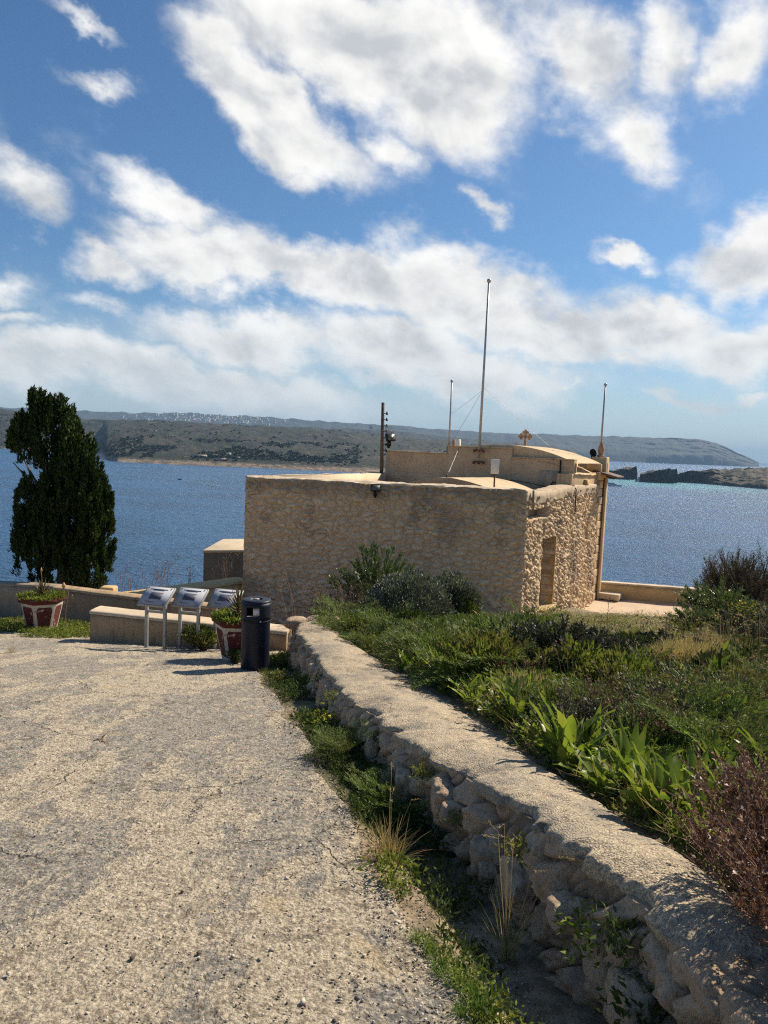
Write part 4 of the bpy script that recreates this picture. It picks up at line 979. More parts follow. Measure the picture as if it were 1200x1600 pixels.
# ground-hugging succulents in the pots
def succulents(o_, seed, lab):
    base = Vector(o_.location); s_ = o_.scale.x; mb = MB(); P_, D_l = [], []
    for i in range(900):
        a_, r_ = rnd(0, 2*PI), .44*math.sqrt(random.random())*s_; P_.append((base.x+r_*math.cos(a_), base.y+r_*math.sin(a_), base.z+.70*s_+rnd(0, .06))); D_l.append((math.cos(a_)*.6+rnd(-.5, .5), math.sin(a_)*.6+rnd(-.5, .5), rnd(.1, 1)))
    mb.leaves(P_, D_l, RNG.uniform(.05, .10, 900), RNG.uniform(.025, .04, 900), .3); q_ = mb.build('succulent', M['weed'] if seed else M['weed']); tag(q_, lab, 'succulents'); return q_
succulents(pl1, 0, 'green trailing succulents filling the planter behind the bin'); succulents(pl2, 1, 'green trailing succulents filling the far left planter')
def aloe(x, y, z, n_, L, lab, mt, s_=1, tall=0):
    o = empty('aloe', (x, y, z)); mb = MB()
    for i in range(n_):
        a_ = i*2.4; t_ = i/n_; up_ = .15+1.2*t_; d = Vector((math.cos(a_)*math.cos(up_), math.sin(a_)*math.cos(up_), math.sin(up_))); l_ = L*rnd(.8, 1.1); base = Vector((0, 0, .04+tall*t_)); rows = []
        side = Vector((-math.sin(a_), math.cos(a_), 0))
        for k in range(6):
            f_ = k/5; p = base+d*l_*f_+Vector((0, 0, -.10*l_*math.sin(f_*PI)+.12*l_*f_*f_)); w0 = .022*s_*(1-f_)**.7+.002; nn = d.cross(side)
            rows.append([tuple(p-side*w0), tuple(p+nn*w0*.6), tuple(p+side*w0), tuple(p-nn*w0*.35)])
            rows[-1].append(rows[-1][0])
        mb.grid(rows)
    mb.build('leaves', mt, o, True); MB().tube([(0, 0, -.1), (0, 0, .06+tall)], [.03, .02], 7).build('stem', M['bark'], o); tag(o, lab, 'aloe'); return o
b_ = pl1.location; aloe(b_.x-.02, b_.y, b_.z+.74, 40, .30, 'dark spiky aloe rosette in the planter behind the litter bin', M['succ'], 1, .20)
aloe(b_.x+.24, b_.y+.05, b_.z+.70, 22, .2, 'small reddish aloe at the bin side of the same planter', M['succ'], .8, .10)
b_ = pl2.location; aloe(b_.x+.0, b_.y, b_.z+.76, 30, .26, 'yellowish green aloe rosette in the far left planter', M['succ'], 1, .06)
o = empty('flower_stalk', (b_.x-.02, b_.y, b_.z+.8)); MB().tube([(0, 0, 0), (.01, 0, .3), (0, 0, .50)], [.008, .006, .004], 5).build('stem', M['twig'], o); MB().tube([(0, 0, .44), (0, 0, .5), (0, 0, .56)], [.008, .022, .004], 6).build('flower', M['terra'], o); tag(o, 'thin upright flower stalk rising from the far left planter', 'flower stalk')
o = empty('flower_stalk', (b_.x+.45, b_.y, b_.z+.74)); MB().tube([(-.1, 0, -.05), (0, 0, .12), (0, 0, .24)], [.008, .006, .004], 5).build('stem', M['twig'], o); MB().tube([(0, 0, .18), (0, 0, .25), (0, 0, .32)], [.01, .045, .01], 7).build('flower', M['terra'], o); tag(o, 'short stalk with a dried orange flower head right of the far left aloe', 'flower stalk')

# litter bin
bx, by = -1.86, 10.9; lb = empty('litter_bin', (bx, by, GZ(bx, by)-.02), 0); tag(lb, 'tall round dark navy litter bin at the road edge', 'litter bin')
R0 = .222; sides = 48; prof = [(R0*.93, 0), (R0*.955, .02), (R0*.96, .74), (R0*1.0, .77), (R0*1.0, .775)]
mb = MB(); mb.lathe(prof, sides=sides); mb.build('body', M['bin'], lb, True)
mb = MB(); mb.lathe([(R0*.985, .776), (R0*1.015, .782), (R0*1.015, .795), (R0*.99, .80)], sides=sides); mb.build('seam_ring', M['bin'], lb, True)
# hood with aperture facing the road (camera side)
mb = MB(); zz = [.80, .87, 1.005, 1.06]; rr = [R0, R0, R0, R0]; V = []; ap0, ap1 = -PI/2-.56, -PI/2+.42
angs = [2*PI*k/sides-PI for k in range(sides)]
for z_, r_ in zip(zz, rr): V += [(r_*math.cos(a_), r_*math.sin(a_), z_) for a_ in angs]
Q = []
for i in range(3):
    for k in range(sides):
        am = angs[k]+PI/sides
        if i == 1 and (ap0 < am < ap1 or ap0+PI < am < ap1+PI): continue
        Q.append((i*sides+k, i*sides+(k+1) % sides, (i+1)*sides+(k+1) % sides, (i+1)*sides+k))
mb.add(V, Q); hood = mb.build('hood', M['bin'], lb, True); sm_ = hood.modifiers.new('thick', 'SOLIDIFY'); sm_.thickness = .012; sm_.offset = -1
mb = MB(); mb.lathe([(R0, 1.06), (R0*.99, 1.085), (R0*.93, 1.098), (R0*.5, 1.10), (R0*.42, 1.098), (R0*.40, 1.085), (.001, 1.082)], sides=sides); mb.build('lid', M['bin'], lb, True)
mb = MB(); mb.box((0.0, 0, .93), (.012, .36, .12)); 
MB().lathe([(.001, .80), (R0*.95, .80), (R0*.95, .802)], sides=24).build('liner_top', M['black'], lb)
MB().box((.055, -R0*.80, .935), (.14, .01, .11), (1, .12)).build('stub_plate', M['white'], lb)
MB().lathe([(.001, 1.099), (.045, 1.1015), (.045, 1.104), (.001, 1.1045)], (0, 0, 0), 18).build('stub_tray', M['alu'], lb)
mb = MB(); mb.lathe([(.012, 0), (.012, .006), (.001, .006)], sides=10); lk = mb.build('lock', M['alu'], lb); lk.location = (.10, -R0*.92, .80); lk.rotation_euler = (PI/2, 0, .45)
MB().lathe([(R0*1.02, -.01), (R0*1.02, .012), (R0*.9, .014)], sides=32).build('foot_ring', M['black'], lb)

# ------------------------------------------------------------------ vegetation
def nrm(n, s=1.0): return RNG.normal(size=(n, 3))*s
def put(proto, x, y, s=1.0, rz=None, dz=0.0, used=set()):
    """first use takes the source itself, later ones copy it with its parts"""
    if proto.name in used: o = copy_tree(proto)
    else: used.add(proto.name); o = proto
    o.location = (x, y, H(x, y)+dz); o.scale = (s, s, s) if not hasattr(s, '__len__') else s; o.rotation_euler = (0, 0, rnd(0, 2*PI) if rz is None else rz); return o
def ribbon(mb, pts, widths, side):
    side = Vector(side); rows = [[tuple(Vector(p)-side*w/2), tuple(Vector(p)+side*w/2)] for p, w in zip(pts, widths)]; mb.grid(rows)

def squill(seed, big=1.0):
    random.seed(seed); o = empty('sea_squill'); mb = MB(); n_ = random.randint(11, 16)
    for i in range(n_):
        a_ = i*2.4+rnd(-.4, .4); el0 = rnd(.75, 1.45); L = rnd(.26, .44)*big; w_ = rnd(.055, .095)*big; curl = rnd(.15, 1.3); tw = rnd(-.5, .5)
        d = Vector((math.cos(a_), math.sin(a_), 0)); p = d*.02; rows = []; e_ = el0; K = 8
        for k in range(K+1):
            f_ = k/K; wd = w_*(.55+1.6*f_)*(1 if f_ < .35 else 1)*max(0, 1-f_**2.4) if f_ < 1 else 0.001
            wd = w_*max(.03, math.sin(min(1, f_*1.02+.16)*PI)**.6)
            aa = a_+tw*f_; sd_ = Vector((-math.sin(aa), math.cos(aa), 0)); dd = Vector((math.cos(aa)*math.cos(e_), math.sin(aa)*math.cos(e_), math.sin(e_))); nn = sd_.cross(dd)
            wav = .008*math.sin(k*1.9+i)
            rows.append([tuple(p-sd_*wd/2+nn*(-wd*.22+wav)), tuple(p), tuple(p+sd_*wd/2+nn*(-wd*.22-wav))])
            p = p+dd*L/K; e_ -= curl/K*(.3+1.4*f_)
        mb.grid(rows)
    mb.build('leaves', M['squill'], o, True)
    MB().lathe([(.001, -.06), (.05, -.03), (.06, .0), (.03, .05), (.001, .06)], sides=10).build('bulb', M['twig'], o, True); return o
def fennel(seed, n_=30, L0=.42, mt='fennel', dens=46):
    random.seed(seed); o = empty('wild_fennel'); st = MB(); P_, D_, Ln = [], [], []
    for i in range(n_):
        a_ = rnd(0, 2*PI); e_ = rnd(.35, 1.45); L = L0*rnd(.7, 1.15); p = Vector((rnd(-.05, .05), rnd(-.05, .05), 0)); pts = [p.copy()]; K = 6
        for k in range(K):
            d = Vector((math.cos(a_)*math.cos(e_), math.sin(a_)*math.cos(e_), math.sin(e_))); p = p+d*L/K; e_ -= rnd(.08, .26); pts.append(p.copy())
        ribbon(st, pts, [.006]*7, (-math.sin(a_), math.cos(a_), 0))
        for j in range(dens):
            f_ = .25+.75*j/dens; k = min(K-1, int(f_*K)); q = pts[k].lerp(pts[k+1], f_*K-k); d = (pts[k+1]-pts[k]).normalized(); sd_ = Vector((-math.sin(a_), math.cos(a_), 0))
            sw = (1 if j % 2 else -1)*L*.30*math.sin(min(1, (1.12-f_)*1.5)*PI/2)
            br = (sd_*sw+d*abs(sw)*.7+Vector((0, 0, .25*abs(sw))))
            for m__ in range(5):
                g = (m__+1)/5; c0 = q+br*g
                for z__ in range(1):
                    P_.append(c0); D_.append((d+sd_*rnd(-1.3, 1.3)+Vector((0, 0, rnd(-.4, 1)))).normalized()); Ln.append(.018+.035*(1-g*.5)*rnd(.6, 1.2))
    mb = MB(); Ln = np.array(Ln); mb.leaves([tuple(p) for p in P_], [tuple(d) for d in D_], Ln*1.25, .0085, .1); mb.build('fronds', M[mt], o); st.build('stems', M[mt], o); return o
def dome_bush(seed, R=.5, hgt=.42, n_=7000, mt='spurge', leaf=(.022, .045), w_=.010, name='cushion_shrub', rough=.10, stalk=.05, twig='twig', tn=90, core=.75):
    random.seed(seed); o = empty(name); u = RNG.random(n_); ph = RNG.random(n_)*2*PI; cz = RNG.random(n_)**.8; sr = np.sqrt(1-cz**2*.98)
    N = np.stack([sr*np.cos(ph), sr*np.sin(ph), cz], 1); dpt = 1-(1-core)*RNG.random(n_)**1.8
    ro = np.array([1+rough*fbm(n[0]*2, n[1]*2, n[2]*2+seed, 4, 1.3)+rough*.6*fbm(n[0], n[1], n[2]+seed, 3, 5) for n in N]); P_ = N*(dpt*ro)[:, None]*np.array([R, R, hgt])
    D_ = N+nrm(n_, .45)+np.array([0, 0, .35]); mb = MB(); mb.leaves(P_, D_, RNG.uniform(*leaf, n_), w_*RNG.uniform(.7, 1.3, n_), .25); mb.build('foliage', M[mt], o)
    mb = MB()
    for i in range(tn):
        a_ = rnd(0, 2*PI); e_ = math.acos(rnd(0, 1)); d = Vector((math.cos(a_)*math.sin(e_)*R, math.sin(a_)*math.sin(e_)*R, math.cos(e_)*hgt)); pts = [(0, 0, -.02), tuple(d*.5+Vector((rnd(-.03, .03), rnd(-.03, .03), -.02))), tuple(d*rnd(.9, 1+stalk*2))]
        mb.tube(pts, [.006, .004, .0018], 3, False)
    mb.build('twigs', M[twig], o); return o
def twiggy(seed, R=.6, hgt=.7, nb=70, sub=9, mt='heath', leafn=14, name='twiggy_shrub', leafL=(.015, .035), leafW=.008, up=.6, bark='twig', r0=.008, taper=1.0):
    """many branching stems with small leaves along them"""
    random.seed(seed); o = empty(name); st = MB(); P_, D_ = [], []
    for i in range(nb):
        a_ = rnd(0, 2*PI); sp = math.sqrt(random.random()); L = hgt*rnd(.65, 1.1)*(1-.25*sp); p = Vector((rnd(-.06, .06)*R, rnd(-.06, .06)*R, 0)); tgt = Vector((math.cos(a_)*R*sp, math.sin(a_)*R*sp, L)); pts = [p]
        for k in range(1, 6): f_ = k/5; pts.append(p.lerp(tgt, f_)+Vector((rnd(-.03, .03), rnd(-.03, .03), .10*L*math.sin(f_*PI)*(1-sp)))*1.0+Vector((tgt.x, tgt.y, 0))*.15*math.sin(f_*PI))
        st.tube([tuple(q) for q in pts], [r0*(1-.8*k/5) for k in range(6)], 3, False)
        for j in range(sub):
            f_ = rnd(.3, 1.); k = min(4, int(f_*5)); q = pts[k].lerp(pts[k+1], f_*5-k); d = ((pts[k+1]-pts[k]).normalized()*up+Vector((rnd(-1, 1), rnd(-1, 1), rnd(-.1, .9)))*.6).normalized(); l_ = hgt*rnd(.10, .28)
            e_ = q+d*l_+Vector((0, 0, .03*l_)); st.tube([tuple(q), tuple(q.lerp(e_, .5)+Vector((rnd(-.01, .01),)*3)), tuple(e_)], [.003*r0/.008, .0022*r0/.008, .001], 3, False)
            for m__ in range(leafn): P_.append(tuple(q.lerp(e_, rnd(.1, 1.05)))); D_.append(tuple(d+Vector((rnd(-1, 1), rnd(-1, 1), rnd(-.6, 1)))))
    if P_: mb = MB(); n_ = len(P_); mb.leaves(P_, D_, RNG.uniform(*leafL, n_), leafW*RNG.uniform(.7, 1.3, n_), .2); mb.build('foliage', M[mt], o)
    st.build('twigs', M[bark], o); return o
def tuft(seed, n_=90, L=.3, spread=.6, mt='grass', w_=.005, name='grass_tuft', heads=0, mt2=None, base=.06):
    random.seed(seed); o = empty(name); A1, A2 = MB(), MB()
    for i in range(n_):
        a_ = rnd(0, 2*PI); t_ = rnd(0, spread); l_ = L*rnd(.5, 1.1); p = Vector((rnd(-base, base), rnd(-base, base), -.01)); pts = [p]; bend = rnd(.1, .9)*spread
        for k in range(1, 6): t_ += bend/5; pts.append(pts[-1]+Vector((math.cos(a_)*math.sin(t_), math.sin(a_)*math.sin(t_), math.cos(t_)))*l_/5)
        ribbon(A2 if (mt2 and random.random() < .4) else A1, pts, [w_*.8, w_, w_, w_*.8, w_*.5, w_*.1], (-math.sin(a_), math.cos(a_), 0))
    A1.build('blades', M[mt], o)
    if mt2: A2.build('blades', M[mt2], o)
    if heads:
        hb2 = MB()
        for i in range(heads):
            a_ = rnd(0, 2*PI); t_ = rnd(0, .35); l_ = L*rnd(1.2, 1.9); p = Vector((0, 0, 0)); q = Vector((math.cos(a_)*math.sin(t_), math.sin(a_)*math.sin(t_), math.cos(t_)))*l_; q2 = q+Vector((math.cos(a_)*.12*l_, math.sin(a_)*.12*l_, .02))
            hb2.tube([tuple(p), tuple(q*.6), tuple(q), tuple(q2)], [.0018, .0014, .0012, .0008], 3, False)
            n2 = 14; f_ = RNG.random(n2)[:, None]; PP = np.array(q)*(1-f_)+np.array(q2)*f_; hb2.leaves(PP, nrm(n2, .5)+np.array(q2-q)*8, .016, .004, 0)
        hb2.build('stalks', M['drygrass'], o)
    return o
def herb(seed, n_=160, R=.16, hgt=.16, mt='weed', leaf=(.03, .06), w_=.02, name='weed_clump', flowers=0):
    random.seed(seed); o = empty(name); P_ = np.stack([RNG.normal(size=n_)*R*.5, RNG.normal(size=n_)*R*.5, RNG.random(n_)**.7*hgt], 1); D_ = nrm(n_, .6)+np.stack([P_[:, 0]*4, P_[:, 1]*4, np.full(n_, .45)], 1)
    mb = MB(); mb.leaves(P_, D_, RNG.uniform(*leaf, n_), w_*RNG.uniform(.6, 1.3, n_), .2); 
    for i in range(14): a_ = rnd(0, 2*PI); mb.tube([(0, 0, -.02), (math.cos(a_)*R*.4, math.sin(a_)*R*.4, hgt*rnd(.6, 1.1))], [.003, .0015], 3, False)
    mb.build('leaves', M[mt], o)
    if flowers:
        mb = MB(); n2 = flowers*6; C_ = np.repeat(np.stack([RNG.normal(size=flowers)*R*.55, RNG.normal(size=flowers)*R*.55, hgt*(.9+.5*RNG.random(flowers))], 1), 6, 0); mb.leaves(C_, nrm(n2, .7)+np.array([0, 0, .6]), .020, .014, .2); q_ = mb.build('bloom', M['petal'], o)
        mb = MB()
        for c in C_[::6]: mb.tube([(c[0]*.3, c[1]*.3, 0), tuple(c)], [.002, .0012], 3, False)
        mb.build('stalks', M['weed'], o)
    return o
def leafy(seed, R=.6, hgt=.9, nb=46, mt='olean', L=(.05, .10), W=.018, name='leafy_shrub', per=34):
    random.seed(seed); o = empty(name); st = MB(); P_, D_ = [], []
    for i in range(nb):
        a_ = rnd(0, 2*PI); sp = math.sqrt(random.random()); h_ = hgt*(1-.45*sp**2)*rnd(.8, 1.12); tgt = Vector((math.cos(a_)*R*sp, math.sin(a_)*R*sp, h_)); mid = Vector((tgt.x*.4, tgt.y*.4, h_*.55)); st.tube([(0, 0, -.05), tuple(mid), tuple(tgt)], [.014, .009, .003], 4, False); d = (tgt-mid).normalized()
        for j in range(per):
            f_ = random.random()**.6; q = (mid.lerp(tgt, f_) if j % 5 else (mid*.5).lerp(mid, f_)); P_.append(tuple(q+Vector((rnd(-.03, .03), rnd(-.03, .03), 0)))); D_.append(tuple(d*.9+Vector((rnd(-1, 1), rnd(-1, 1), rnd(-.3, .8)))))
    mb = MB(); n_ = len(P_); mb.leaves(P_, D_, RNG.uniform(*L, n_), W*RNG.uniform(.7, 1.2, n_), .25); mb.build('foliage', M[mt], o); st.build('branches', M['bark'], o); return o
def fieldpt(px, py, dz=0.0): return onplane(px, py, -1.30+dz, .156)
def roadpt(px, py, dz=0.0): return onplane(px, py, -1.6+dz, .17)

# --- the cypress at left
random.seed(11)
cy = empty('cypress_tree'); cb = at(96, 935, 20.4); cx_, cy_, cz_ = cb.x, 20.4, cb.z-.55
tag(cy, 'tall dark bushy cypress standing behind the low wall at left', 'cypress'); cy.location = (cx_, cy_, cz_)
def cyl(px, py): p = at(px, py, 20.4); return (p.x-cx_, p.z-cz_)
LOBES = []   # axis bottom, axis top, radius: columns of sprays seen in the photograph
for (x0, y0, x1, y1, r_, dy) in [(95, 925, 90, 745, .98, 0), (60, 880, 50, 770, .55, -.3), (130, 915, 126, 735, .62, .1), (148, 900, 145, 735, .48, -.2), (110, 800, 105, 665, .60, .2), (78, 720, 62, 640, .42, -.1), (96, 700, 84, 640, .38, .2),
                                (45, 712, 38, 662, .50, 0), (122, 740, 116, 668, .42, -.2), (142, 770, 134, 700, .34, .2), (152, 840, 160, 765, .34, 0), (36, 862, 26, 845, .26, 0), (58, 660, 51, 628, .20, 0), (66, 660, 64, 622, .13, 0),
                                (98, 660, 96, 634, .16, .1), (80, 668, 78, 640, .20, -.1), (165, 880, 166, 790, .22, .1), (165, 800, 172, 780, .16, 0), (96, 860, 96, 720, .8, .4), (28, 700, 26, 675, .3, 0), (75, 840, 60, 790, .75, .2), (110, 760, 85, 700, .45, .4)]:
    a_, b_ = cyl(x0, y0), cyl(x1, y1); LOBES.append((Vector((a_[0], dy, a_[1])), Vector((b_[0], dy, b_[1])), r_*.86))
P_, D_, L_ = [], [], []
for (a_, b_, r_) in LOBES:
    vol = (b_-a_).length+r_*2; n_ = int(4300*r_*vol+900); tuftn = max(14, int(60*r_*vol))
    cs = []
    for k in range(tuftn):
        f_ = rnd(-.12, 1); ang = rnd(0, 2*PI); rr_ = r_*math.sqrt(max(.02, 1-abs(f_*1.05)**3))*rnd(.6, .95); c = a_.lerp(b_, f_)+Vector((0, 0, r_*.5*f_)); cs.append((c+Vector((math.cos(ang)*rr_, math.sin(ang)*rr_, 0)), ang, rnd(.10, .24)))
    for i in range(n_):
        c, ang, tr = random.choice(cs); up_ = random.random(); q = c+Vector((rnd(-1, 1)*tr*.5*(1-up_*.7), rnd(-1, 1)*tr*.5*(1-up_*.7), (up_-.4)*tr*2.6)); P_.append(tuple(q)); D_.append((math.cos(ang)*.35+rnd(-.4, .4), math.sin(ang)*.35+rnd(-.4, .4), rnd(.3, 1.2))); L_.append(rnd(.06, .15))
mb = MB(); mb.leaves(P_, D_, np.array(L_), np.array(L_)*.34, .25); print('cypress leaves', len(P_)); mb.build('crown', M['cypress'], cy)
mb = MB(); mb.tube([(0, 0, -.5), (.02, 0, 1.0), (.0, .05, 2.2), (-.05, 0, 3.4), (-.2, 0, 4.6)], [.16, .14, .11, .07, .02], 9)
mb.build('trunk', M['bark'], cy, True)
mb = MB()
for (x0, y0, x1, y1, dy) in [(88, 850, 38, 718, 0), (90, 800, 30, 710, .1), (90, 850, 70, 700, -.1), (95, 850, 95, 690, .1), (70, 820, 62, 735, 0), (75, 780, 78, 720, -.2), (60, 790, 45, 735, 0), (96, 830, 125, 700, 0), (90, 880, 25, 845, 0), (85, 790, 20, 722, 0)]:
    a_, b_ = cyl(x0, y0), cyl(x1, y1); m2 = ((a_[0]+b_[0])/2+rnd(-.1, .1), dy, (a_[1]+b_[1])/2-.1); mb.tube([(a_[0], dy, a_[1]), m2, (b_[0], dy, b_[1])], [.05, .035, .012], 6)
mb.build('limb', M['bark'], cy, True)

# --- shrubs standing in the field
def put_at(o, p, s=1.0, rz=None, sink=.02):
    return put(o, p.x, p.y, s, rz, -sink)
o = leafy(21, 1.05, 1.35, 110, 'olean', (.06, .13), .028, per=42); o.name = 'leafy_shrub'; put(o, at(585, 980, 15.6).x, 15.6, (.98, .8, 1.22), dz=-.02); tag(o, 'tall leafy shrub with pale glossy tips in front of the shaded chapel wall', 'shrub')
o = twiggy(22, .75, .85, 60, 10, 'heath', 16, 'shrub'); put(o, at(543, 970, 14.4).x, 14.4, 1.15); tag(o, 'dull grey twiggy shrub left of the tall leafy shrub', 'shrub')
o = dome_bush(23, .98, 1.10, 11000, 'spurge', (.045, .085), .030); put(o, at(636, 980, 13.0).x, 13.0, (.88, .85, 1.0)); tag(o, 'large round grey-green cushion shrub before the chapel wall', 'shrub')
o = dome_bush(24, .74, .98, 7000, 'spurge', (.045, .085), .030); put(o, at(700, 980, 14.5).x, 14.3, (.95, .9, 1.12)); tag(o, 'smaller grey-green cushion shrub right of the large one', 'shrub')
o = dome_bush(25, .55, .66, 4500, 'spurgey', (.04, .075), .028); put(o, at(722, 980, 14.0).x, 14.0, (.72, .72, 1.0)); tag(o, 'yellowish green cushion shrub leaning on the smaller grey one', 'shrub')
def heathy(seed, px, py, R, h_, lab, mt='heath', nb=80):
    o = twiggy(seed, R, h_, nb, 12, mt, 22, 'twiggy_shrub', (.022, .050), .016, bark='bark'); p = fieldpt(px, py); put_at(o, p, 1.0); tag(o, lab, 'shrub', 'dull twiggy shrubs in the field'); return o
heathy(31, 875, 1078, .74, .66, 'wide dark grey twiggy shrub at the centre of the field', nb=190)
heathy(32, 935, 1072, .50, .52, 'dark twiggy shrub joined to the right of the widest grey one', nb=100)
heathy(33, 800, 1005, .50, .26, 'low dull shrub at the foot of the sunlit chapel corner')
heathy(34, 880, 1000, .60, .24, 'low grey shrub below the blocked doorway')
heathy(35, 985, 1025, .45, .30, 'small dark green shrub in front of the terrace edge', 'weeddark')
heathy(36, 1040, 1022, .42, .30, 'small dark shrub just left of the yellow flowers')
heathy(37, 1175, 975, .75, .60, 'grey shrub at the right frame edge above the yellow flowers', 'spurge', 110)
heathy(38, 1185, 1020, .75, .62, 'low dark grey shrub at the right edge below the yellow flowers')
heathy(39, 1110, 1055, .55, .36, 'low grey brown shrub beside the tall green stem')
heathy(40, 1000, 1075, .45, .30, 'low brownish shrub right of the widest grey shrub')
heathy(41, 745, 1005, .45, .26, 'low dull shrub in front of the yellowish cushion')
o = leafy(42, .95, 1.15, 90, 'olean', (.06, .12), .026, per=44); p = fieldpt(1118, 985); put_at(o, p, 1.0); tag(o, 'dark glossy leafy shrub hiding the right end of the parapet', 'shrub')
o = leafy(43, .60, .62, 50, 'olean', (.05, .10), .022, per=36); p = fieldpt(1082, 990); put_at(o, p, 1.0); tag(o, 'small glossy leafy shrub at the terrace corner below the larger one', 'shrub')
def tamarisk(seed, px, py, R, h_, lab, nb=120):
    o = twiggy(seed, R, h_, nb, 12, 'tamar', 16, 'tamarisk', (.04, .09), .013, up=1.6, bark='bark', r0=.013); p = fieldpt(px, py); put_at(o, p, 1.0); tag(o, lab, 'shrub', 'wispy tamarisks at the right edge'); return o
tamarisk(51, 1150, 968, 1.05, 1.75, 'wispy brown tamarisk standing over the glossy shrub at right', 190); tamarisk(52, 1215, 968, 1.05, 1.65, 'wispy brown tamarisk cut by the right frame edge', 170)
o = empty('bare_branch', tuple(at(1155, 925, 17.0))); mb = MB()
def br_(p, d, l_, r_, n_):
    q = p+d*l_; mb.tube([tuple(p), tuple(p.lerp(q, .5)+Vector((rnd(-.02, .02),)*3)), tuple(q)], [r_, r_*.8, r_*.55], 5, False)
    if n_:
        for k in range(random.choice([2, 3])): br_(p.lerp(q, rnd(.6, 1)), (d+Vector((rnd(-.6, .6), rnd(-.4, .4), rnd(-.2, .4)))).normalized(), l_*rnd(.5, .75), r_*.6, n_-1)
random.seed(5); br_(Vector((0, 0, -.6)), Vector((-.1, 0, 1)).normalized(), .8, .03, 0); br_(Vector((-.08, 0, .1)), Vector((-.55, 0, .85)).normalized(), .55, .024, 4); br_(Vector((-.05, 0, 0)), Vector((.35, 0, .9)).normalized(), .5, .018, 4); br_(Vector((.5, 0, -.1)), Vector((.1, 0, .95)).normalized(), .7, .02, 4); mb.build('branch', M['bark'], o); tag(o, 'bare forked dead branches sticking out above the tamarisk', 'dead branch')
# dead brown bush hanging over the cap at bottom right
o = twiggy(61, .48, .50, 150, 13, 'brown', 13, 'dead_bush', (.010, .020), .009, up=.5, r0=.0045); p = Vector((1.68, 2.50, 0)); put(o, p.x, p.y, (1.2, 1.15, 1.05), .3, .02); tag(o, 'dead reddish brown bush spilling over the wall cap at lower right', 'dead bush')
o2 = twiggy(62, .40, .36, 90, 11, 'brown', 11, 'dead_bush', (.010, .020), .009, up=.4, r0=.004); put(o2, 1.56, 2.08, 1.2, 1.3, .05); tag(o2, 'lower dead brown bush at the very corner of the picture beside the broken wall end', 'dead bush')
# bare whips off the dead bush
mb = MB(); random.seed(8)
for i in range(60):
    p0 = Vector((2.0+rnd(-.25, .2), rnd(2.2, 3.1), -1.75)); d = Vector((rnd(-.9, .1), rnd(-.3, .5), rnd(.2, 1.0))).normalized(); l_ = rnd(.4, .8); mb.tube([tuple(p0), tuple(p0+d*l_*.5), tuple(p0+d*l_+Vector((0, 0, -.06)))], [.0028, .002, .001], 3, False)
o = mb.build('dry_twigs', M['twig']); tag(o, 'long bare pale twigs arching out of the dead brown bush', 'twigs')

random.seed(55)
MO = [dome_bush(111, .50, .46, 5200, 'fennel', (.05, .10), .012, 'feathery_mound', .22, tn=30, core=.6), dome_bush(112, .42, .36, 4200, 'weed', (.035, .07), .022, 'leafy_mound', .25, tn=40, core=.6),
      dome_bush(113, .40, .34, 3600, 'spurge', (.035, .065), .022, 'grey_mound', .2, tn=60), dome_bush(114, .38, .34, 3600, 'weeddark', (.035, .07), .024, 'dark_mound', .25, tn=60), dome_bush(115, .36, .30, 2600, 'drygrass', (.06, .14), .007, 'straw_mound', .3, tn=60)]
MN = ['feathery bright green mound', 'leafy light green mound', 'small grey-green cushion mound', 'dark green leafy mound', 'straw-coloured dry mound']
mp_ = []
for (x0, x1, y0, y1, n_, ks) in [(520, 830, 990, 1060, 26, [0, 0, 0, 0, 1, 3]), (800, 1190, 1075, 1150, 26, [1, 2, 3, 4, 0, 1]), (1000, 1195, 1000, 1080, 16, [2, 2, 3, 4, 4]), (640, 900, 1050, 1130, 14, [1, 3, 4, 0])]:
    for i in range(n_):
        p = fieldpt(rnd(x0, x1), rnd(y0, y1))
        if p.x < lerp(WR, min(p.y, 13.2))+.38 or any((p.x-a)**2+(p.y-c_)**2 < .20 for a, c_ in mp_): continue
        mp_.append((p.x, p.y)); k = random.choice(ks); s_ = rnd(.7, 1.35); o = put(MO[k], p.x, p.y, (s_*rnd(.85, 1.2), s_, s_*rnd(.8, 1.2))); tag(o, MN[k]+' in the field behind the wall', 'mound plant', 'rounded plants in the field')
for o in MO:
    if not o.get('label'): [bpy.data.objects.remove(c_) for c_ in list(o.children)]; bpy.data.objects.remove(o)

# --- squills along the wall
sq = [squill(70+i, [1, 1.1, .9, 1.2, .8][i]) for i in range(5)]
random.seed(33); cnt = 0
zones = ([(rnd(0, 1)) for _ in range(0)])
pts_ = []
for i in range(400):
    y = rnd(3.2, 8.4); x = lerp(WR, y)+.06+abs(random.gauss(0, .55 if y < 5.6 else .28))+.04
    if all((x-a)**2+(y-b)**2 > .016*(y/3)**1.2 for a, b in pts_) and x < lerp(WR, y)+1.3: pts_.append((x, y))
for i in range(60):
    p = fieldpt(rnd(960, 1090), rnd(1060, 1110)); 
    if all((p.x-a)**2+(p.y-b)**2 > .06 for a, b in pts_): pts_.append((p.x, p.y))
for x, y in pts_:
    o = put(sq[cnt % 5], x, y, rnd(.75, 1.2)); cnt += 1
    lab = 'broad strap-leaved squill clump in the bright green band against the near wall cap' if y < 5.6 else ('squill clump with upright green leaves farther up along the wall cap' if x < lerp(WR, y)+1.4 else 'squill clump standing in the mid-field patch of bright leaves')
    tag(o, lab, 'squill', 'sea squills')
print('squills', cnt)
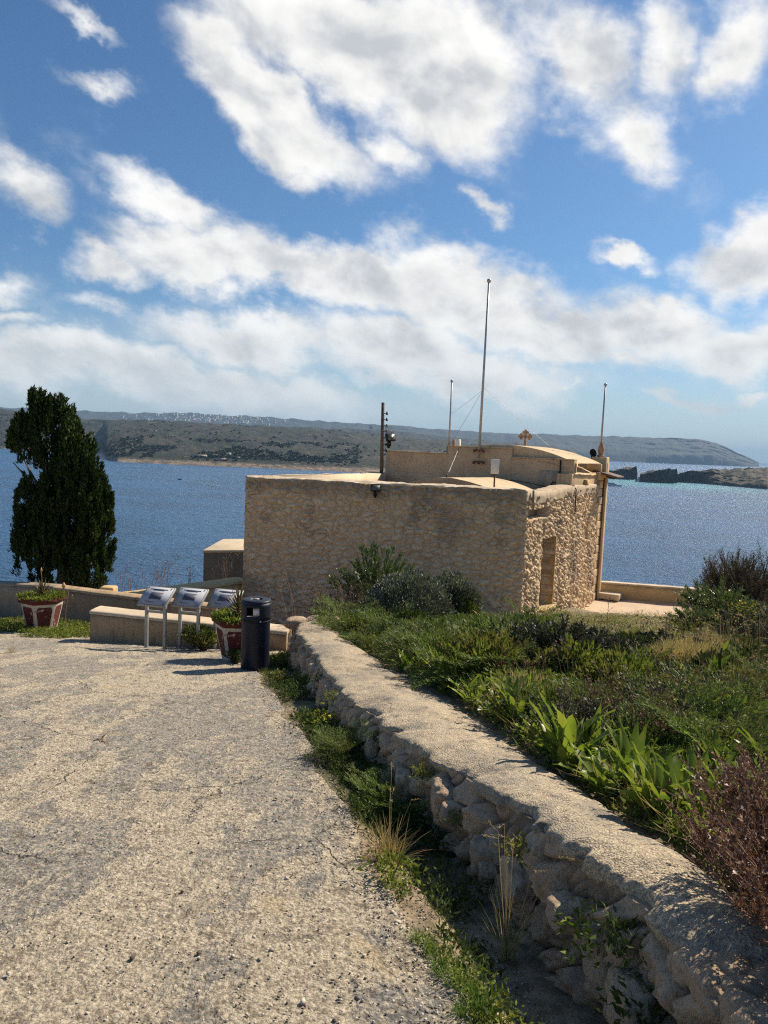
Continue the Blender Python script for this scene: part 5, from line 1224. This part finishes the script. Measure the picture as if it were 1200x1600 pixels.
# --- fennel
fe = [fennel(80, 34, .52), fennel(81, 30, .44), fennel(82, 38, .60)]
random.seed(34); cnt = 0; pts_ = []
def try_f(px, py, mn, lab, smin=.8, smax=1.25):
    global cnt
    p = fieldpt(px, py)
    if p.x < lerp(WR, min(p.y, 13.2))+.15: return
    if any((p.x-a)**2+(p.y-b)**2 < mn for a, b in pts_): return
    pts_.append((p.x, p.y)); o = put(fe[cnt % 3], p.x, p.y, rnd(smin, smax)); cnt += 1; tag(o, lab, 'fennel', 'feathery wild fennel plants')
for i in range(220): try_f(rnd(500, 830), rnd(985, 1085), .30, 'feathery green fennel in the dense bank between the wall cap and the chapel')
for i in range(60): try_f(rnd(1010, 1200), rnd(1100, 1230), .10, 'grey-green feathery fennel on the right behind the squills', .7, 1.0)
for i in range(50): try_f(rnd(840, 1010), rnd(1070, 1150), .14, 'feathery fennel in front of the widest grey shrub', .6, .9)
print('fennel', cnt)
for (px, py, s_, lab) in [(535, 1172, .8, 'feathery fennel on the road side of the wall, below the yellow flowers'), (610, 1232, 1.0, 'large feathery fennel spilling from the road side of the wall'), (575, 1200, .75, 'feathery fennel between two larger ones at the wall foot'), (640, 1250, .7, 'darker fennel deep in the shade of the wall foot'), (655, 1225, .75, 'fennel pressed against the stones above the shaded one')]:
    p = roadpt(px, py, .1); o = put(fe[cnt % 3], p.x, p.y, s_*.68); cnt += 1; tag(o, lab, 'fennel', 'fennel plants at the wall foot')
# --- grasses and herbs
tg = [tuft(90, 90, .24)]; td = [tuft(92, 90, .40, .5, 'drygrass', .005, heads=8), tuft(93, 60, .32, .7, 'drygrass', .004, heads=5)]
he = [herb(94, 170), herb(95, 150, .18, .12, 'weeddark'), herb(96, 150, .15, .2, 'weed', flowers=8)]
random.seed(35)
# on the right: pale dry grass
for i in range(26):
    p = fieldpt(rnd(1060, 1200), rnd(1000, 1150)); o = put(td[i % 2], p.x, p.y, rnd(.7, 1.3)); tag(o, 'pale dry grass tuft among the shrubs on the right of the field', 'grass tuft', 'dry grass tufts in the field')
for i in range(22):
    p = fieldpt(rnd(640, 960), rnd(1060, 1130)); 
    if p.x > lerp(WR, p.y)+.2: o = put(td[i % 2], p.x, p.y, rnd(.5, .8)); tag(o, 'short dry grass tuft between the fennel and the squills', 'grass tuft', 'dry grass tufts in the field')
for (px, py, s_, lab) in [(1160, 962, 1.5, 'bright yellow flowering clump at right in front of the grey shrub'), (1135, 968, 1.1, 'yellow flowers at the left of the brightest flowering clump'), (1105, 1030, .9, 'small yellow-green flowering clump below the glossy shrubs')]:
    p = fieldpt(px, py+30); o = herb(int(px), 420, .22, .34, 'spurgey', (.03, .06), .016, 'flowering_clump', 40); put(o, p.x, p.y, s_); tag(o, lab, 'flowers', 'yellow flowering clumps')
# tall green stem with leaf pads
p = fieldpt(1118, 1112); o = empty('tall_stem_plant', (p.x, p.y, H(p.x, p.y))); MB().tube([(0, 0, -.05), (.01, 0, .25), (.0, 0, .52), (.01, 0, .60)], [.016, .014, .012, .008], 7).build('stem', M['weeddark'], o)
mb = MB(); mb.leaves([(0, 0, .22), (0, 0, .30), (0, 0, .42), (.0, 0, .56), (0, 0, .40)], [(.35, .1, 1), (-.25, 0, 1), (.6, .2, .6), (.5, 0, .8), (-.7, 0, .6)], np.array([.24, .26, .18, .14, .16]), .055, .3, up=(0, 1, 0)); mb.build('leaves', M['squill'], o); tag(o, 'single tall green stem with folded leaves rising from the right of the field', 'plant')
# dead umbel stalks near the terrace
def stalk(x, y, z, h_, lab, name='dead_stalk', head=True, lean=0.0, r_=.006, grp='dead stalks', nbr=6):
    o = empty(name, (x, y, z)); mb = MB(); mb.tube([(0, 0, -.05), (lean*h_*.4, 0, h_*.5), (lean*h_, 0, h_)], [r_, r_*.8, r_*.5], 4, False)
    if head:
        for k in range(nbr):
            a_ = k*2.4; f_ = rnd(.45, 1); b0 = Vector((lean*h_*f_, 0, h_*f_)); e_ = b0+Vector((math.cos(a_)*.12*h_, math.sin(a_)*.05*h_, .14*h_)); mb.tube([tuple(b0), tuple(e_)], [r_*.5, r_*.3], 3, False); mb.leaves([tuple(e_)]*6, nrm(6), .022*h_+.01, .008+.006*h_, 0)
    mb.build('stem', M['twig'], o); tag(o, lab, 'dead stalk', grp); return o
random.seed(36)
for (px, py, h_, lab) in [(948, 985, .62, 'dead branching umbel stalk standing before the terrace step'), (938, 985, .34, 'short dead spike left of the umbel stalk'), (1038, 1010, .5, 'thin dead stalk against the terrace floor'), (1190, 1060, .9, 'tall pale dead stalk at the right frame edge')]:
    p = fieldpt(px, py); stalk(p.x, p.y, H(p.x, p.y), h_, lab, r_=.010)
# reeds behind the left wall and by the shaded chapel wall
for i in range(34):
    px = rnd(178, 300); d = rnd(19.3, 21); b0 = at(px, 925, d); h_ = rnd(.5, 1.15); stalk(b0.x, d, b0.z-.25, h_, 'thin bare reed stalk against the sea behind the bench wall', 'reed', True, rnd(-.15, .25), .007, 'bare reeds behind the low walls', 4)
for i in range(9):
    px = rnd(318, 365); b0 = at(px, 915, 21.5); stalk(b0.x, 21.5, b0.z-.2, rnd(.7, 1.2), 'pale bare stalk in front of the grey outbuilding', 'reed', True, rnd(-.4, .3), .008, 'pale stalks by the outbuilding', 4)
for i in range(9):
    px = rnd(425, 530); b0 = at(px, 985, 15.5); stalk(b0.x, 15.5, b0.z-.1, rnd(.9, 1.6), 'tall thin pale stalk before the shaded chapel wall near the wall end', 'dry_stalk', True, rnd(-.35, .1), .005, 'pale stalks by the chapel wall', 3)

# road side of the wall: herbs, grass, dry tufts
random.seed(37)
for (px, py, k, s_, lab) in [(432, 1062, 0, 1.0, 'leafy weed clump at the foot of the litter bin'), (445, 1040, 2, 1.0, 'flowering weed clump right of the bin foot'), (455, 1085, 1, .9, 'dark weed clump in the wall shadow below the bin'), (470, 1070, 0, .9, 'weed clump against the far stones of the wall'), (480, 1125, 1, 1.1, 'dark weed clump halfway along the shaded wall foot'), (505, 1140, 2, 1.0, 'yellow-flowered weed at the edge of the wall shadow'), (520, 1110, 0, .9, 'weeds hugging the stones above the yellow-flowered one'), (555, 1170, 0, 1.0, 'green weeds beside the roadside fennel'), (610, 1360, 0, .8, 'low leafy weed under the rusty grass tuft'), (625, 1385, 2, .5, 'small leafy weed at the road edge below the rusty tuft'), (680, 1290, 1, .9, 'dark weeds in the deep shade at the wall foot'), (710, 1370, 1, .8, 'dark weeds at the wall foot right of the shaded path'), (465, 1030, 0, 1.1, 'weed clump growing on the far end stones')]:
    p = roadpt(px, py, .06); o = put(he[k], p.x, p.y, s_); tag(o, lab, 'weed', 'weeds along the wall foot')
for (px, py, s_, lab) in [(648, 1465, .7, 'small green grass tuft at the road edge, farthest of the row'), (672, 1485, .8, 'green grass tuft second in the row at the road edge'), (690, 1515, .9, 'bright green grass tuft midway down the road edge row'), (712, 1535, .9, 'grass tuft just above the widest ones at the road edge'), (735, 1560, 1.1, 'wide green grass tuft near the bottom of the road edge'), (760, 1590, 1.1, 'lowest green grass tuft at the bottom frame edge'), (720, 1585, .8, 'grass tuft left of the lowest one at the road edge')]:
    p = roadpt(px, py, .03); o = put(tg[0], p.x, p.y, s_*.55); tag(o, lab, 'grass tuft', 'green tufts at the road edge')
    o = put(he[0], p.x+.05, p.y-.03, s_*.5); tag(o, 'low leaves under the '+lab[:lab.find(' at ')] if ' at ' in lab else 'low leaves by the '+' '.join(lab.split()[:8]), 'weed', 'low leaves among the road edge tufts')
p = roadpt(606, 1335, .03); o = tuft(97, 190, .30, .95, 'rustgrass', .004, 'rusty_grass_tuft', 5, 'drygrass', .07); put(o, p.x, p.y, .85); tag(o, 'rusty orange grass tuft leaning over the road edge', 'grass tuft')
p = Vector((.62, 3.05, 0)); o = tuft(98, 60, .44, .55, 'drygrass', .003, 'dry_grass_tuft', 8, 'grass', .04); put(o, p.x, p.y, .85); tag(o, 'tall straw-coloured grass clump growing against the near stones of the wall', 'grass tuft')
for (y, dz, s_, k, lab) in [(4.1, .12, .5, 0, 'small green plant growing from the wall face where the cap is broken'), (3.4, .22, .55, 0, 'green plant with pale flowers in the dark hollow under the cap'), (2.55, .22, .8, 1, 'ivy-like plant hanging down the nearest wall face'), (2.75, .12, .8, 0, 'leafy creeper on the near wall stones beside the ivy'), (2.35, .05, .9, 1, 'lowest creeper on the wall at the bottom right'), (4.6, .25, .5, 0, 'small plant on the wall face above the fennel'), (5.6, .25, .5, 1, 'dark plant on the wall face beyond the roadside fennel'), (7.2, .25, .6, 0, 'green creeper on the far stones of the wall'), (8.4, .25, .7, 1, 'dark creeper on the farthest stones of the wall')]:
    x = cen(y)-hw_(y)-.07; o = put(he[k], x, y, s_); o.location.z = -1.6-.17*y+dz; tag(o, lab, 'creeper', 'plants rooted in the wall face')
for (px, py, s_, lab) in [(18, 1022, 1.0, 'small dry grass tuft at the left frame edge on the road'), (150, 1000, .5, 'tiny dry tuft beside the end of the bench wall')]:
    p = roadpt(px, py); o = put(td[1], p.x, p.y, s_*.6); tag(o, lab, 'grass tuft', 'dry tufts on the road')
o = stalk(at(100, 980, 15.6).x, 15.6, GZ(0, 15.6), .9, 'bare pinkish twigs right of the far left planter', 'bare_twigs', True, .12, .008, 'bare twigs by the walls', 9)
o = leafy(44, .40, .42, 40, 'weeddark', (.04, .08), .022, 'leafy_weed', 30); p = roadpt(290, 1018); o.location = (p.x+.1, 13.25, GZ(0, 13.25)); tag(o, 'dark leafy weed bush under the middle information board', 'weed')
o = leafy(45, .36, .36, 36, 'weed', (.04, .08), .02, 'leafy_weed', 30); o.location = (at(318, 1000, 12.95).x, 12.95, GZ(0, 12.95)); tag(o, 'green weed bush left of the aloe planter', 'weed')
o = leafy(46, .22, .22, 24, 'weeddark', (.03, .06), .018, 'leafy_weed', 24); o.location = (pl1.location.x+.02, pl1.location.y-.42, GZ(0, 11.5)); tag(o, 'low dark weeds at the foot of the aloe planter', 'weed')

random.seed(41)
hm_ = [herb(101, 190, .22, .20, 'weeddark', (.03, .06), .022), herb(102, 240, .20, .26, 'weed', (.03, .07), .018), herb(103, 200, .24, .16, 'heath', (.02, .05), .012), herb(104, 220, .22, .22, 'spurgey', (.03, .06), .02, flowers=5)]
for i in range(150):
    p = fieldpt(rnd(520, 1190), rnd(985, 1210))
    if p.x < lerp(WR, min(p.y, 13.2))+.2: continue
    k = random.choice([0, 0, 0, 1, 1, 1, 2, 2, 2, 2, 3]); o = put(hm_[k], p.x, p.y, rnd(.7, 1.5)); tag(o, ['dark leafy herb clump among the field plants', 'fresh green herb clump among the field plants', 'dull grey-brown herb clump among the field plants', 'yellow-green flowering herb clump among the field plants'][k], 'herb', 'herb clumps mixed through the field')
random.seed(77)
tb = [twiggy(121, .30, .34, 34, 8, 'heath', 12, 'small_twiggy_shrub', (.014, .03), .010, bark='twig', r0=.004), twiggy(122, .26, .42, 30, 7, 'brown', 8, 'small_twiggy_shrub', (.012, .024), .009, bark='twig', r0=.0035)]
for i in range(34):
    p = fieldpt(rnd(700, 1190), rnd(1040, 1190))
    if p.x < lerp(WR, min(p.y, 13.2))+.3: continue
    o = put(tb[i % 2], p.x, p.y, rnd(.7, 1.3)); tag(o, ['small grey twiggy shrub among the field plants', 'small brown dying shrub among the field plants'][i % 2], 'small shrub', 'small twiggy shrubs in the field')
for i in range(16):
    p = fieldpt(rnd(780, 1195), rnd(1020, 1180)); stalk(p.x, p.y, H(p.x, p.y), rnd(.45, .8), 'thin bare stalk rising above the field plants', 'dead_stalk', True, rnd(-.3, .3), .0035, 'bare stalks in the field', 5)

# --- uncountable ground cover
def cover(name, n_, samp, L, W, hh, mt, lab, up=.8):
    P_, D_ = [], []
    while len(P_) < n_:
        q = samp()
        if q is None: continue
        x, y = q; P_.append((x, y, H(x, y)+rnd(0, 1)**1.3*hh*(.35+1.0*max(0, .5+fbm(x, y, 2, 3, 1.1))))); D_.append((rnd(-1, 1), rnd(-1, 1), rnd(.0, 1)*up+.15))
    mb = MB(); mb.leaves(P_, D_, RNG.uniform(*L, n_), W*RNG.uniform(.6, 1.3, n_), .2); o = mb.build(name, M[mt]); tag(o, lab, 'ground cover', kind='stuff'); return o
random.seed(38)
def f1():
    y = 2.4+18*random.random()**1.25; x0 = lerp(WR, min(y, 13.2)) if y < 13.2 else -.4; x = x0+.02+random.random()*(.60*y+1.6-x0)
    if y > 18.3 and x < 4.4: return None
    if x > 6 and y > 20.5: return None
    return x, y
cover('ground_cover', 60000, f1, (.03, .08), .016, .17, 'weed', 'mixed low green leaves covering the field behind the wall')
cover('dry_litter', 40000, f1, (.05, .18), .005, .20, 'drygrass', 'dry straw and stems lying through the field', .9)
cover('dark_herbs', 45000, f1, (.02, .05), .014, .12, 'weeddark', 'dark low herbs filling gaps in the field', .9)
def f2():
    y = rnd(13.9, 16.6); x = rnd(-10.5, -5.5); return (x, y) if fbm(x, y, 0, 3, .9) > -.25 and not (y < 14.6 and x > -6.1 and False) else None
cover('roadside_weeds', 26000, f2, (.03, .07), .02, .20, 'weed', 'bright green weeds along the foot of the left walls')
def f3():
    y = rnd(1.7, 12.8); a_ = lerp(RE, y)-.02; b_ = lerp(WL, y)+.02; x = a_+random.random()*(b_-a_)*1.0
    return (x, y) if fbm(x*1.5, y, 0, 3, 1.3) > (.12 if y < 4.2 else -.2) else None
cover('wall_foot_weeds', 15000, f3, (.015, .05), .012, .12, 'weeddark', 'small dark weeds in the strip between road and wall')
t = mat('grit'); t.put(t.b.inputs['Base Color'], t.mix(t.step(t.g.outputs['Random Per Island'], .2, .8), (.10, .085, .07), (.58, .51, .42))); M['grit'] = t.m
# loose grit and pebbles on the road
V3, T3 = ico(1); mb = MB(); random.seed(40)
for i in range(11000):
    y = 1.9+9*random.random()**1.9; x = lerp(RE, y)-random.random()**1.5*(3.2+.4*y) if i % 3 else lerp(RE, y)+rnd(-.25, .35); s_ = rnd(.0018, .006)*(2.0 if random.random() < .04 else 1)
    R_ = np.array(Matrix.Rotation(rnd(0, 6), 3, 'Z')); V = (V3*(1+.25*RNG.normal(size=(len(V3), 1))*.6)*np.array([s_*rnd(.8, 1.5), s_, s_*.65])) @ R_.T; mb.add(V+np.array([x, y, (-1.6-.17*y+.024 if x < lerp(RE, y)-.03 else H(x, y))+s_*.3]), tris=T3)
o = mb.build('grit', M['grit']); tag(o, 'loose grit and small pebbles lying on the road', 'pebbles', kind='stuff')
# a dead leaf scrap on the road
p = roadpt(158, 1161); mb = MB(); mb.leaves([(p.x+rnd(-.05, .05), p.y+rnd(-.02, .02), p.z+.03) for _ in range(9)], nrm(9, .5)+np.array([.3, 0, .1]), .07, .03, .3); o = mb.build('dead_leaves', M['twig']); tag(o, 'small dark scrap of dead leaves lying on the open road', 'dead leaves')

def ordinal(n): return '%d%s' % (n, 'th' if 10 <= n % 100 <= 20 else {1: 'st', 2: 'nd', 3: 'rd'}.get(n % 10, 'th'))
def number_labels(cats, key, how):
    """look-alikes told apart by their order in the photograph"""
    by = {}
    for o in COL.objects:
        if o.get('category') in cats and o.parent is None and o.get('label'): by.setdefault(o['label'], []).append(o)
    for lab, L_ in by.items():
        if len(L_) < 2: continue
        L_.sort(key=key)
        for i, o in enumerate(L_): o['label'] = '%s %s, %s' % (ordinal(i+1), how, ' '.join(lab.split()[:12]))
number_labels({'small shrub', 'mound plant', 'squill', 'fennel', 'herb', 'grass tuft'}, lambda o: o.location.y, 'nearest the camera')
number_labels({'dead stalk', 'house'}, lambda o: o.location.x/max(1, o.location.y), 'from the left')

# ------------------------------------------------------------------ haze: one closed box of even air
hb_ = MB(); hb_.add([(x, y, z) for z in (-61.2, 420) for x, y in ((-24000, -3000), (24000, -3000), (24000, 26000), (-24000, 26000))], [(0, 3, 2, 1), (4, 5, 6, 7), (0, 1, 5, 4), (1, 2, 6, 5), (2, 3, 7, 6), (3, 0, 4, 7)])
hm = bpy.data.materials.new('haze'); hm.use_nodes = True; t = NT(hm.node_tree); t.n.clear(); v_ = t.new('ShaderNodeVolumePrincipled'); v_.inputs['Color'].default_value = (.38, .62, .92, 1)
v_.inputs['Density'].default_value = .000052; v_.inputs['Anisotropy'].default_value = .0
o_ = t.new('ShaderNodeOutputMaterial'); t.l.new(v_.outputs[0], o_.inputs['Volume'])
tag(hb_.build('haze', hm), kind='stuff')
